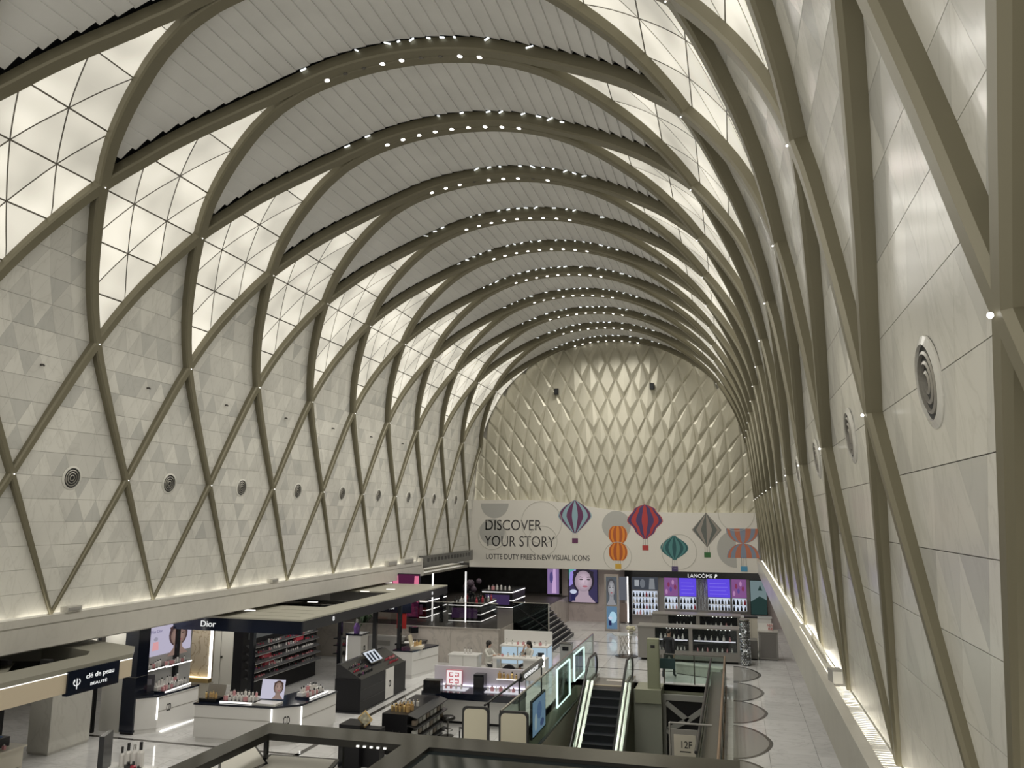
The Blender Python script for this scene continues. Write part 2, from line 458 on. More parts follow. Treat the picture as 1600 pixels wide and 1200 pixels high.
# ------------------------------------------------------------------ ceiling planks between the arches
roof = MB()
n = 60; ys = [YN, YF+.6]
for i in range(n+1):
    s = R2+(STOT-2*R2)*i/n
    roof.v += [surf(s, ys[0], .75), surf(s, ys[1], .75)]
for i in range(n): roof.f.append((2*i, 2*i+1, 2*i+3, 2*i+2)); roof.mi.append(0)
tag(roof.build('ceiling', VOID), 'dark roof void above the ceiling planks', None, None, 'structure')
PW = .34; NP = int((STOT-2*R3)/PW)
unit = MB().box(-PW*.57, PW*.57, -.5, .5, -.008, .008).box(-PW*.57, -PW*.55, -.5, .5, .008, .07).box(PW*.55, PW*.57, -.5, .5, .008, .07).mesh('ceiling_plank', PLANK, (0, 0, 0))
for m in range(-5, 9):
    c = struct('ceiling_bay_%d' % (m+6), 'grey plank ceiling bay %d between two arches' % (m+6), (0, (m+.5)*P, 13))
    for k in range(NP):
        s = R3+(STOT-2*R3)*(k+.5)/NP
        gg = max(g(s-PW*.3), g(s+PW*.3))
        y0 = (m+g(s)*1.0)*P+.10; y1 = (m+1-gg)*P-.15-.11
        if y1-y0 < .12 or y1 < YN: continue
        o = bpy.data.objects.new('ceiling_plank', unit); COL.objects.link(o); o.parent = c
        p, nn = sec(s); p = surf(s, (y0+y1)/2, .25)
        o.location = p-WL[c]; WL[o] = p
        ang = atan2(-nn.x, nn.y)                       # turn about y so that the plank follows the vault
        o.rotation_euler = (0, -ang+radians(5), 0); o.scale = (1, y1-y0, 1)

# ------------------------------------------------------------------ marble walls of triangular tiles
SROW = [R0+(R1-R0)*j/6 for j in range(6)]+[R1+(R2-R1)*j/6 for j in range(6)]+[R2+(R3-R2)*j/6 for j in range(7)]
TH = P/12
for side in (-1, 1):
    word = 'left' if side < 0 else 'right'
    wall = struct('wall_'+word, 'pale marble wall of triangular tiles behind the ribs on the '+word, (side*8.2, 0, 3.78))
    tiles = []
    for j in range(18):
        par = j % 2
        for i in range(-60, 110):
            for up in (1, 0):
                y = (2*i+par)*TH+(TH if up else 0)      # centre of the triangle along the wall
                if not (YN < y < YF-.05): continue
                if j >= 12:
                    d = abs((y/P-.5)-round(y/P-.5)); t = (j-12+(.4 if up else .6))/6
                    if d > .5*(1-t)-.001: continue
                tiles.append((j, up, y))
    def corner(j, up, y):
        s0, s1 = SROW[j]+.003, SROW[j+1]-.003; w2 = TH-.002
        q = [(s0, y-w2), (s0, y+w2), (s1, y)] if up else [(s1, y-w2), (s0, y), (s1, y+w2)]
        return [surf(s if side < 0 else STOT-s, yy, rec(s)) for s, yy in q], [surf(s if side < 0 else STOT-s, yy, rec(s)+.02) for s, yy in q]
    def size(tl):
        c, _ = corner(*tl); q = [project(p) for p in c]
        if any(a is None for a in q): return 0
        if all(a[0] < 0 for a in q) or all(a[0] > 1600 for a in q) or all(a[1] < 0 for a in q) or all(a[1] > 1200 for a in q): return 0
        (a, b), (c_, d), (e, f) = q; return abs((c_-a)*(f-b)-(e-a)*(d-b))
    tiles.sort(key=size, reverse=True)
    rest = MB(); cache = {}
    rng = random.Random(3+side)
    for q, tl in enumerate(tiles):
        j, up, y = tl; tone = rng.choice((0, 0, 0, 1, 1, 2) if side > 0 else (0, 0, 0, 1, 1, 1, 1, 2)) if j > 2 else rng.choice((0, 0, 0, 1))
        f, b = corner(*tl)
        F = [(0, 1, 2), (0, 3, 4, 1), (1, 4, 5, 2), (2, 5, 3, 0)]
        if q < 300:
            if (j, up, tone) not in cache:
                org = sum(f, Vector())/3; org.y = y
                cache[j, up, tone] = (MB().add(f+b, F).mesh('marble_tile', MAR[tone], org), org)
            me, org = cache[j, up, tone]
            o = org.copy(); o.y = y; link('marble_tile', me, o, wall)
        else:
            rest.cur = tone; rest.add(f+b, F)
    tag(rest.build('marble_tiles', MAR, wall), kind='stuff')
    back = MB(); n = 40                                   # bed behind the tiles, seen in the joints
    for i in range(n+1):
        s = R3*i/n; s2 = s if side < 0 else STOT-s
        back.v += [surf(s2, YN, rec(s)+.03), surf(s2, YF+.1, rec(s)+.03)]
    for i in range(n): back.f.append((2*i, 2*i+1, 2*i+3, 2*i+2)); back.mi.append(0)
    back.build('tile_bed', JOINT, wall)

# round air vents at the first row of nodes
VENTD = mat('vent_dark', (.03, .03, .03), .6); VENTM = mat('vent_metal', (.42, .40, .36), .35, .5)
def vent(side, k):
    y = k*P; s = R1-.02 if side < 0 else STOT-R1+.02
    c = surf(s, y, rec(R1)); _, nn = sec(s); N = -Vector((nn.x, 0, nn.y))
    ordn = ['first', 'second', 'third', 'fourth', 'fifth', 'sixth', 'seventh', 'eighth', 'ninth', 'tenth', 'eleventh', 'twelfth', 'thirteenth']
    t = thing('air_vent', 'round dark air vent with concentric rings on the %s marble wall, %s from the viewer' % (
        'left' if side < 0 else 'right', ordn[k if side < 0 else k+4]), 'vent', c, 'round wall vents')
    u = Vector((0, 1, 0)); v = N.cross(u).normalized()
    def ring(r0, r1, h0, h1, name, m):
        mb = MB(); n = 28
        for i in range(n):
            a = 2*pi*i/n; d = u*cos(a)+v*sin(a)
            mb.v += [c+d*r0+N*.004, c+d*r0+N*h0, c+d*r1+N*h1, c+d*r1+N*.0]
        for i in range(n):
            j = (i+1) % n
            for q in range(3): mb.f.append((i*4+q, j*4+q, j*4+q+1, i*4+q+1)); mb.mi.append(0)
        mb.build(name, m, t)
    MB().cyl(c, c+N*.008, .255, n=28).build('vent_throat', VENTD, t)
    ring(.235, .285, .03, .012, 'outer_rim', MAR[0])
    for r in (.055, .115, .175): ring(r, r+.018, .03, .022, 'vent_ring', VENTM)
for k in range(0, 9): vent(-1, k)
for k in (-4, -3, -2, -1, 0, 1, 2): vent(1, k)
SPR = mat('sprinkler_dark', (.06, .055, .05), .5)
for k in range(0, 7):
    y = (k+.12)*P-1.75; s = 7.35*KK
    c = surf(s, y, rec(s)); MB_ = MB().cyl(c, c+Vector((.07, 0, 0)), .028, .02, n=10).cyl(c+Vector((.07, 0, 0)), c+Vector((.10, 0, -.03)), .02, n=8)
    tag(MB_.build('wall_sensor', SPR), 'tiny dark sensor stud on the left marble wall, %s from the viewer' % ['first', 'second', 'third', 'fourth', 'fifth', 'sixth', 'seventh'][k], 'sensor', 'wall sensors')

# ------------------------------------------------------------------ end wall of faceted diamonds
YE = YF+.30
ENDM = mat('end_wall_padding', (.52, .495, .40), .34, .2, var=.05, vscale=.6)
endw = struct('wall_end', 'end wall of faceted champagne diamonds', (0, YE, 6.9))
def inside(x, z, pad):
    if z < 3.8: return abs(x) < 8.3+pad
    for s in (i*.5 for i in range(int(STOT*2))):
        pass
    # section half width at height z
    for (x0, z0), (x1, z1) in zip(SP, SP[1:]):
        if z1 <= z <= z0: return abs(x) < x0+(x1-x0)*(z0-z)/(z0-z1)+pad
    return z < 16.27+pad and abs(x) < 1.5
CZ = -12.; DR = 1.08; DA = .0375
cnt = 0
for r in range(15, 30):
    rad = r*DR
    for a in range(-19, 20):
        ang = (a+(.5 if r % 2 else 0))*DA
        x, z = rad*sin(ang), CZ+rad*cos(ang)
        if not (inside(x, z, .35) or inside(x, z-DR*.8, .1)) or z < 5.4: continue
        def pol(rr, aa): return Vector((rr*sin(aa), YE, CZ+rr*cos(aa)))
        top, bot, lf, rt = pol(rad+DR, ang), pol(rad-DR, ang), pol(rad, ang-DA/2), pol(rad, ang+DA/2)
        rg = random.Random(r*100+a)
        k = rg.uniform(.16, .24); ap = pol(rad-DR*(1-2*k), ang+rg.uniform(-.05, .05)*DA); ap.y -= .15+rg.uniform(-.03, .03)
        il, ir = pol(rad-DR*.02, ang-DA/2*(1-1.5*k)), pol(rad-DR*.02, ang+DA/2*(1-1.5*k)); il.y -= .075; ir.y -= .075+rg.uniform(-.015, .015)
        mb = MB().add([top, rt, bot, lf, ap, il, ir], [(0, 5, 4), (0, 4, 6), (0, 6, 1), (0, 3, 5), (3, 2, 4, 5), (1, 6, 4, 2)])
        mb.build('wall_diamond', ENDM, endw); cnt += 1
B(-8.8, 8.8, YE+.02, YE+.1, 3.0, 16.6).build('wall_backing', JOINT, endw)
for u_, (x, z) in enumerate(((-3.0, 13.15), (2.63, 13.25))):
    t = thing('wall_speaker', 'small dark box speaker high on the end wall, the %s one' % ('left' if u_ == 0 else 'right'), 'speaker', (x, YE-.3, z), 'end wall speakers')
    B(x-.12, x+.12, YE-.42, YE-.2, z, z+.36).build('cabinet', BLACKM, t)
    B(x-.03, x+.03, YE-.22, YE-.02, z+.15, z+.2).build('bracket', STEELD, t)
    B(x-.09, x+.09, YE-.435, YE-.42, z+.03, z+.33).build('grille', CHAR, t)

COVER = glow('cove_led_right', (1, .95, .82), 3.5, True); COVEN = glow('cove_led_near', (1, .95, .82), 16.0, True)
WASH = glow('wash_led', (1, .95, .82), 2.2, True)
# ------------------------------------------------------------------ side beams and ledges
for side in (-1, 1):
    word = 'left' if side < 0 else 'right'
    y1 = 22.2 if side < 0 else YF
    b = struct('trim_beam_'+word, 'marble-clad beam with a lit ledge along the %s wall' % word, (side*8.05, 0, 3.1))
    B(*sorted((side*8.03, side*8.9)), YN, y1, 3.10, 3.66).build('beam', BEAMM, b)
    B(*sorted((side*8.01, side*8.14)), YN, y1, 3.62, 3.79).build('ledge_lip', BEAMM, b)
    B(*sorted((side*8.335, side*8.40)), YN, y1, 3.66, 3.73).build('wall_sill', RIB, b)
    y = YN
    while y < y1-.1:                                   # cove lamps lying in the ledge trough, hidden from below by the lip
        B(*sorted((side*8.20, side*8.26) if side < 0 else (8.255, 8.30)), y+.15, min(y+1.55, y1), 3.665, 3.70).build('cove_lamp', COVE if side < 0 else (COVEN if y < 3 else COVER), b); y += 1.7
    B(*sorted((side*8.42, side*9.5)), YN, YF, 3.0, 3.12).build('soffit_edge', BEAMM, b)

    if side > 0: B(8.14, 8.24, 3.3, YF, 3.715, 3.735).build('lamp_shield', BEAMM, b)  # added plate that screens the cove lamps from view
# lamps on top of the banner that wash the end wall from below
for k in range(16):
    x = -7.6+k*1.0; zt = 6.75 if x < -3.5 else (6.1 if x > .5 else 6.75-(x+3.5)*.16)
    B(x-.4, x+.4, YE-.27, YE-.2, zt, zt+.05).build('wash_lamp', WASH, endw)

c = surf(STOT-7.7, -9.15, .12)
t = thing('wall_camera', 'tiny dark camera fixed high on the right marble wall', 'camera', c)
MB().obox(c+Vector((-.06, 0, 0)), (.10, .16, .09), rz=.3).build('housing', BLACKM, t); MB().obox(c+Vector((-.05, .1, .06)), (.06, .1, .05)).build('bracket', STEELD, t)
# grating over the near end of the right ledge, and the clutter on both ledges
gr = thing('ledge_grating', 'pale slatted grating lit from below on the near right ledge', 'grating', (8.2, -5, 3.70))
y = -9.4
while y < -3.0:
    B(8.145, 8.33, y, y+.055, 3.72, 3.735).build('slat', WHITEM, gr); y += .085
t = thing('ledge_floodlight', 'grey box floodlight sitting at the end of the right ledge grating', 'floodlight', (8.2, -3.0, 3.74))
MB().obox((8.2, -3.0, 3.86), (.16, .26, .2), rz=.2).build('housing', GREYP, t)
MB().obox((8.2, -3.135, 3.87), (.13, .015, .16), rz=.2).build('lens', WHITEM, t)
B(8.17, 8.23, -3.03, -2.97, 3.735, 3.77).build('bracket', STEELD, t)
cr = thing('ledge_cable_tray', 'metal cable tray with upright rods farther along the right ledge', 'cable tray', (8.2, -.2, 3.79))
B(8.15, 8.245, -2.2, 3.2, 3.795, 3.81).build('tray', BEAMM, cr)
for k in range(16): B(8.20, 8.215, -1.6+k*.16, -1.585+k*.16, 3.81, 3.99).build('rod', STEEL, cr)
for k, (y, L) in enumerate(((.35, .45), (8.9, .40), (18.6, 1.0), (20.5, 1.1))):
    nm = ['nearest the viewer', 'above the white shop counter', 'second from the far end', 'at the far end'][k]
    t = thing('ledge_fixture', 'grey metal fixture box on the left ledge, %s' % nm, 'light fixture', (-8.1, y, 3.79), 'boxes on the left ledge')
    B(-8.17, -7.98, y-L/2, y+L/2, 3.80, 4.02 if k > 1 else 3.93).build('housing', BEAMM, t)
    B(-8.0, -7.96, y-L/2+.05, y+L/2-.05, 3.84, 3.9 if k < 2 else 3.97).build('cover', GREYP, t)

# ------------------------------------------------------------------ floor with the escalator opening
FLM = [marble('floor_marble', (.70, .695, .69), (.48, .475, .47), .07, .9), marble('floor_marble_b', (.65, .645, .64), (.46, .455, .45), .07, .9)]
HX0, HX1, HY0, HY1 = .90, 6.35, 1.0, 15.6
fl = struct('floor', 'polished white marble floor', (0, 10, 0))
slabs = []; SZ = 1.2
for i in range(-15, 10):
    for j in range(-9, 30):
        x0, y0 = i*SZ+.35, j*SZ+.4; x1, y1 = x0+SZ, y0+SZ
        rects = [(x0, x1, y0, y1)]
        if x1 > HX0 and x0 < HX1 and y1 > HY0 and y0 < HY1:
            rects = []
            if x0 < HX0: rects.append((x0, HX0, y0, y1))
            if x1 > HX1: rects.append((HX1, x1, y0, y1))
            a, b = max(x0, HX0), min(x1, HX1)
            if y0 < HY0: rects.append((a, b, y0, HY0))
            if y1 > HY1: rects.append((a, b, HY1, y1))
        slabs += rects
def fsize(r):
    q = [project((x, y, 0)) for x in r[:2] for y in r[2:]]
    if any(a is None for a in q): return 0
    if all(not (0 < a[0] < 1600 and 0 < a[1] < 1200) for a in q): return 0
    return (r[1]-r[0])*(r[3]-r[2])/(Vector((r[0], r[2], 0))-CAM).length**3
slabs.sort(key=fsize, reverse=True)
rest = MB()
for k, r in enumerate(slabs):
    gp = .004; rr = (r[0]+gp, r[1]-gp, r[2]+gp, r[3]-gp, -.03, 0)
    if k < 300: B(*rr).build('floor_slab', FLM[random.random() < .3], fl)
    else:
        rest.cur = int(random.random() < .3); rest.box(*rr)
tag(rest.build('floor_slabs', FLM, fl), kind='stuff')
BEDM = mat('floor_bed', (.18, .18, .17), .7)
bed = MB()
for r in ((-18, HX0, -16, 36), (HX1, 12.5, -16, 36), (HX0, HX1, -16, HY0), (HX0, HX1, HY1, 36)): bed.box(*r, -.25, -.031)
bed.build('floor_bed', BEDM, fl)
INL = mat('inlay_dark', (.06, .055, .05), .12)
inl = MB()
for y in (17.9, 21.0, 24.5): inl.box(-1.2, 6.3, y, y+.09, 0, .003)
for y in (28.3,): inl.box(-1.2, 7.9, y, y+.09, 0, .003)
inl.box(-4.15, -4.0, 2.5, 16.8, 0, .003)
inl.box(-11, -4.0, 3.9, 4.03, 0, .003)
inl.build('floor_inlay', INL, fl)
# scalloped inlay along the right of the opening
SCM = mat('inlay_grey', (.30, .295, .28), .12); SCE = mat('inlay_edge', (.07, .068, .065), .12)
for k, yc in enumerate((18.25, 14.96, 11.94, 8.47, 5.1)):
    ry = [1.62, 1.62, 1.55, 1.72, 1.65][k]
    ins = [(6.66+1.06*cos(a)*(.98), yc+ry*sin(a)*(abs(sin(a))**.25 if True else 1)) for a in [(-pi/2)+pi*i/28 for i in range(29)]]
    out = [(6.66+(x-6.66)*1.0, yc+(y-yc)*1.0) for x, y in ins]
    inn = [(6.66+(x-6.66)*.90, yc+(y-yc)*.93) for x, y in ins]
    mb = MB(); n = len(out)
    mb.v = [Vector((x, y, .004)) for x, y in out]+[Vector((x, y, .004)) for x, y in inn]
    mb.f = [(i, i+1, n+i+1, n+i) for i in range(n-1)]; mb.mi = [0]*(n-1)
    e = mb.build('scallop_edge', SCE, fl)
    MB().prism(inn, 0, .003).build('scallop_field', SCM, fl)

# lower level seen down the opening
B(-2, 9, -4, 20, -4.7, -4.5).build('floor_lower', mat('lower_floor', (.16, .16, .15), .3)); tag(bpy.data.objects['floor_lower'], 'dark floor of the storey below, seen down the escalator opening', None, None, 'structure')
vw = struct('wall_opening', 'olive cladding around the escalator opening', (3.8, 10, -4.5))
B(HX0-.06, HX0, HY0, HY1, -4.5, -.03).build('cladding', CREAM, vw)
B(HX1, HX1+.06, HY0, HY1, -4.5, -.03).build('cladding', OLIVE, vw)
B(HX0, HX1, HY1, HY1+.06, -4.5, -.03).build('cladding', OLIVE, vw)
B(HX0, HX1, HY0-.06, HY0, -4.5, -.03).build('cladding', OLIVE, vw)
B(3.24, 4.20, 14.4, 14.55, -4.5, -.02).build('cladding', mat('grey_green', (.33, .345, .30), .3), vw)
B(3.28, 4.20, 14.3, HY1, -.45, .0).build('cladding', OLIVE, vw)
# slanted lattice panel at the back of the opening
lp = thing('lattice_screen', 'grey lattice screen of slanting bars over black openings inside the escalator opening', 'screen', (5.1, 15.3, -3.4))
LG = mat('lattice_grey', (.36, .36, .34), .4)
LY = 14.9
B(4.2, 6.0, LY+.02, LY+.05, -3.6, -.22).build('dark_back', mat('lattice_black', (.006, .006, .007), .5), lp)
B(4.2, 6.0, LY-.06, LY+.02, -.42, -.22).build('frame_bar', LG, lp)
B(4.2, 4.32, LY-.06, LY+.02, -3.6, -.42).build('frame_bar', LG, lp)
B(5.9, 6.0, LY-.06, LY+.02, -3.6, -.42).build('frame_bar', LG, lp)
lf = Fr((4.32, LY-.05, -3.6), (1, 0, 0))
for a0, b0, a1, b1 in ((0, 3.1, .75, 2.55), (.75, 2.55, .05, 2.2), (.75, 2.55, 1.58, 3.15), (0.0, 2.2, 1.58, 1.0), (.55, 1.78, 1.58, 2.45), (0, 1.2, .95, 1.5), (0, 1.2, 1.3, .2), (.75, .65, 1.58, 1.45), (0, .2, .75, .65)):
    d = Vector((a1-a0, b1-b0)).normalized(); q = Vector((-d.y, d.x))*.085
    lf.poly([(a0+q.x, b0+q.y), (a0-q.x, b0-q.y), (a1-q.x, b1-q.y), (a1+q.x, b1+q.y)], 0, .05, 'slanting_bar', LG, lp)

# escalator going down toward the viewer
es = thing('escalator', 'dark-stepped escalator descending toward the viewer between steel-clad glass balustrades', 'escalator', (2.35, 14.9, 0))
EX0, EX1, EY = 1.80, 2.88, 14.7
SL_ = radians(30)
B(EX0-.05, EX1+.05, EY+.0, EY+1.3, -.10, .006).build('landing_plate', mat('landing_steel', (.30, .29, .27), .35, .7), es)
B(EX0+.3, EX1-.1, EY+.75, EY+.95, .006, .010).build('floor_decal', mat('decal', (.75, .70, .66), .5), es)
B(EX0, EX1, EY-.08, EY, -.06, .01).build('comb_plate', BEIGE, es)
STEPM = mat('step_dark', (.014, .017, .022), .35)
for k in range(19):
    y = EY-.08-k*.36; z = -max(0, (k-1))*.21
    st = B(EX0+.02, EX1-.02, y-.36, y, z-.24, z-.02).build('step', STEPM, es)
    B(EX0+.02, EX1-.02, y-.365, y-.345, z-.03, z-.015).build('step_edge', mat('step_edge', (.03, .034, .04), .4), st)
def balustrade(x, inner):
    slope = [(EY+1.15, 0), (EY-.3, 0), (EY-7.3, -4.05)]
    d = 1 if inner > 0 else -1
    skirt = [(EY+1.2, -.05), (EY+1.2, .16), (EY-.15, .16), (EY-7.2, -3.9), (EY-7.2, -4.4), (EY-.3, -.4)]
    MB().extr([(x-.13, a, b) for a, b in skirt], (.26, 0, 0)).build('steel_skirt', STEEL, es)
    gl = [(EY+1.05, .16), (EY+1.2, .45), (EY+1.12, .72), (EY+.8, .9), (EY-.35, .9), (EY-7.2, -3.05), (EY-7.2, -3.9), (EY-.15, .16)]
    MB().extr([(x-.012, a, b) for a, b in gl], (.024, 0, 0)).build('glass_side', GLASS, es)
    path = [(x, EY+.9, .1), (x, EY+1.22, .3)]+[(x, EY+.85+.42*cos(a), .52+.42*sin(a)) for a in [radians(q) for q in (-20, 0, 20, 40, 60, 80, 100)]]+[(x, EY-.35, .95), (x, EY-1.0, .62), (x, EY-7.2, -2.98)]
    MB().tube(path, .045, 8).build('handrail', RUBBER, es)
    trim = [(x, EY+1.0, .17), (x, EY-.15, .17), (x, EY-7.2, -3.89)]
    MB().tube(trim, .03, 6).build('trim_strip', STEELD, es)
balustrade(EX0-.14, 1); balustrade(EX1+.14, -1)
# pillar beside the escalator
t = thing('sensor_post', 'olive metal-clad post at the head of the escalator', 'post', (3.93, 14.7, 0))
B(3.72, 4.14, 14.5, 14.85, 0, 1.70).build('cladding', mat('olive_metal', (.34, .36, .255), .3, .3), t)
B(3.76, 4.10, 14.49, 14.5, .06, 1.64).build('front_panel', mat('olive_metal2', (.37, .39, .28), .28, .3), t)
B(3.85, 4.0, 14.478, 14.49, 1.4, 1.5).build('sensor_window', CHAR, t)
# right-hand void railing: glass blades with handrail seen along its length
gr_ = thing('glass_railing', 'long glass railing with brown handrail along the right of the escalator opening', 'railing', (6.4, 12, 0))
RAILB = mat('brown_rail', (.28, .19, .12), .35, .4)
yy = 2.2
while yy < 15.4:
    B(6.385, 6.405, yy+.02, min(yy+1.46, 15.5), .06, 1.02).build('glass_pane', glass('rail_glass', (.62, .66, .63), .02, 1.15), gr_); yy += 1.5
MB().tube([(6.395, 2.2, 1.06), (6.395, 15.5, 1.06)], .035, 8).build('handrail', RAILB, gr_)
B(6.36, 6.43, 2.2, 15.5, 0, .06).build('shoe', RAILB, gr_)
for k in range(4): B(5.90, 5.92, 3.4+k*3.02, 6.38+k*3.02, -.5, .95).build('inner_pane', MC['rail_glass'], gr_)
MB().tube([(5.91, 3.4, .98), (5.91, 15.4, .98)], .04, 8).build('inner_handrail', RUBBER, gr_)
B(5.93, 6.34, 3.4, 15.4, .50, .54).build('inner_deck', STEELD, gr_)
for k in range(6): B(6.37, 6.42, 2.3+k*2.6, 2.34+k*2.6, .06, 1.05).build('post', STEELD, gr_)
g2 = thing('glass_railing', 'clear glass railing with thin steel rail across the back of the escalator opening', 'railing', (5.3, 15.65, 0))
for k in range(2): B(4.25+k*1.07, 5.28+k*1.07, 15.66, 15.68, .05, 1.0).build('glass_pane', GLASS, g2)
MB().tube([(4.2, 15.67, 1.03), (6.4, 15.67, 1.03)], .022, 8).build('handrail', STEELD, g2)
for x in (4.22, 5.3, 6.36): B(x-.02, x+.02, 15.65, 15.69, 0, 1.03).build('post', STEELD, g2)
# left-hand railing of the opening: glass with framed light boxes
g3 = thing('glass_railing', 'green-tinted glass railing with steel top rail along the left of the escalator opening', 'railing', (1.2, 11, 0))
yy = 4.6
while yy < 17.6:
    B(1.12, 1.14, yy+.02, yy+1.66, -.55 if yy < 14 else 0, 1.22).build('glass_pane', glass('green_glass', (.84, .92, .88), .0, 1.10), g3); yy += 1.7
MB().tube([(1.13, 4.6, 1.26), (1.13, 18.2, 1.26)], .03, 8).build('handrail', STEEL, g3)
B(1.09, 1.17, 18.2, 18.28, 0, 1.28).build('end_post', mat('mauve_post', (.50, .44, .47), .3, .4), g3)
B(1.10, 1.16, 4.6, 15.5, -.62, -.55).build('shoe', STEELD, g3)
for k, (ya, yb) in enumerate(((11.84, 14.0), (14.88, 16.87))):
    t = thing('framed_light_box', 'glass box outlined in bright light on the left escalator railing, %s one' % ('the nearer' if k == 0 else 'the farther'), 'light box', (1.0, (ya+yb)/2, -.26), 'light boxes on the railing')
    z0, z1 = -.26, .97
    if k: z0 = .004
    B(.96, 1.0, ya+.03, yb-.03, z0+.03, z1-.03).build('smoked_panel', mat('smoke_panel', (.04, .055, .05), .08), t)
    for q in ((ya, yb, z0, z0+.035, 1.02), (ya, yb, z1-.035, z1, 1.02), (ya, ya+.03, z0, z1, 1.035), (yb-.03, yb, z0, z1, 1.035)):
        B(.97, q[4], q[0], q[1], q[2], q[3]).build('light_edge', glow('edge_cyan', (.82, 1, .97), 1.9), t)
t = thing('advert_screen', 'tall blue glowing advert screen behind the glass railing', 'screen', (1.0, 9.2, -.35))
B(.93, 1.0, 8.4, 10.15, -.40, .68).build('housing', BLACK, t)
B(1.0, 1.01, 8.47, 10.08, -.34, .62).build('picture', glow('screen_blue', (.30, .42, .62), .55), t)
fr = Fr((1.01, 8.47, -.34), (0, 1, 0))
for (a, b, c, d, col) in ((.2, .1, .5, .6, (.62, .68, .75)), (.5, .35, 1.1, .85, (.18, .26, .48)), (.9, .08, 1.4, .3, (.12, .16, .34))):
    fr.poly(ell((a+c)/2, (b+d)/2, (c-a)/2, (d-b)/2, 14), .001, .003, 'picture_shape', glow('scr_%d' % int(a*100), col, .55), t)
# floor-number sign standing by the opening
t = thing('floor_sign', 'cream floor-number board in a grey frame at the end of the glass railing', 'sign', (5.65, 5.6, -.2))
f12 = Fr((5.28, 5.55, .2), (1, 0, 0))
f12.rect(-.06, .58, -.1, .72, .02, .03, 'frame', GREYP, t)
f12.rect(0, .52, 0, .6, .05, .012, 'board', CREAM, t)
text('12F', f12, .14, .30, .16, CHAR, t, width=.25, c=.066)
f12.rect(.14, .40, .2, .225, .063, .002, 'small_print', CHAR, t)
B(5.16, 6.0, 5.56, 5.60, -.4, .08).build('frame_base', GREYP, t)
B(5.16, 5.2, 5.5, 5.6, -.4, 1.05).build('frame_post', GREYP, t)
MB().tube([(5.18, 5.55, 1.05), (6.2, 5.55, 1.05)], .025, 8).build('top_rail', GREYP, t)
# ------------------------------------------------------------------ low side rooms under the beams
SOFF = mat('soffit_paint', (.55, .53, .47), .6)
BACKW = mat('back_wall', (.36, .34, .31), .45, var=.08, vscale=1.0)
tag(B(-15.6, -8.95, YN, 31, 3.12, 3.2).build('ceiling_left', SOFF), 'low ceiling over the shops on the left', None, None, 'structure')
tag(B(8.95, 12, YN, 31, 3.12, 3.2).build('ceiling_right', SOFF), 'low ceiling under the right beam', None, None, 'structure')
tag(B(-15.7, -15.5, YN, 31, 0, 3.12).build('wall_left_back', BACKW), 'back wall of the left shops', None, None, 'structure')
tag(B(11.6, 11.8, YN, 31, 0, 3.12).build('wall_right_back', BACKW), 'back wall under the right beam', None, None, 'structure')

# ------------------------------------------------------------------ cosmetics: shared small meshes
BCOL = [mat('pale_glass', (.70, .68, .66), .15), mat('black_cap', (.015, .015, .016), .25), mat('rose_glass', (.62, .30, .32), .2), mat('amber', (.55, .36, .16), .2),
        mat('deep_red', (.36, .03, .05), .3), mat('plum', (.16, .05, .14), .3), mat('silver', (.70, .69, .67), .2, .8)]
def bmesh_bottle(r, h, ch, mats, sq=False):
    mb = MB()
    if sq: mb.box(-r, r, -r*.7, r*.7, 0, h)
    else: mb.lathe([(r, 0), (r, h*.85), (r*.55, h)], n=8)
    mb.cur = 1
    mb.lathe([(r*.45, h), (r*.45, h+ch), (r*.4, h+ch)], n=8)
    return mb.mesh('cosmetic_bottle', mats, (0, 0, 0))
BOT = {'pale': [bmesh_bottle(.035, .11, .04, [BCOL[0], BCOL[6]]), bmesh_bottle(.04, .09, .05, [BCOL[0], BCOL[1]], True), bmesh_bottle(.03, .14, .03, [BCOL[0], BCOL[1]]), bmesh_bottle(.045, .10, .04, [BCOL[2], BCOL[6]], True)],
       'clear': [bmesh_bottle(.03, .15, .05, [BCOL[0], BCOL[6]]), bmesh_bottle(.028, .13, .06, [BCOL[0], BCOL[1]])],
       'gold': [bmesh_bottle(.04, .12, .05, [BCOL[3], GOLD], True), bmesh_bottle(.035, .14, .04, [GOLD, BCOL[1]])],
       'dark': [bmesh_bottle(.03, .09, .05, [BCOL[1], BCOL[6]]), bmesh_bottle(.04, .07, .03, [BCOL[1], BCOL[1]], True), bmesh_bottle(.035, .08, .04, [BCOL[4], BCOL[1]]), bmesh_bottle(.03, .10, .04, [BCOL[5], GOLD])],
       'red': [bmesh_bottle(.03, .08, .04, [BCOL[4], BCOL[1]]), bmesh_bottle(.04, .06, .03, [BCOL[2], BCOL[4]], True)]}
ORDW = 'first second third fourth fifth sixth seventh eighth ninth tenth eleventh twelfth thirteenth fourteenth fifteenth sixteenth seventeenth eighteenth nineteenth twentieth'.split()
def goods(kind, pts, label, group, sc=1., end='from the left'):
    base = label
    for i, (x, y, z) in enumerate(pts):
        label = base+', '+ORDW[i]+' '+end if len(pts) <= 20 else base
        o = link('cosmetic_bottle', random.choice(BOT[kind]), (x, y, z))
        k = sc*random.uniform(.8, 1.25); o.scale = (k, k, k); o.rotation_euler = (0, 0, random.uniform(0, 3))
        tag(o, label, 'cosmetics', group)
FARG = MB()
def far_goods(kind, pts, *a, sc=1.):
    ms = [BCOL[0], BCOL[1], BCOL[2], BCOL[4], BCOL[6]]
    for x, y, z in pts:
        k = random.uniform(.85, 1.25)*sc; r = .035*k; h = .11*k; FARG.cur = random.choice((0, 0, 1, 2, 4) if kind == 'pale' else (1, 1, 3, 1, 4))
        FARG.lathe([(r, 0), (r, h*.7), (r*.5, h), (r*.45, h*1.4)], (x, y, z), 7)
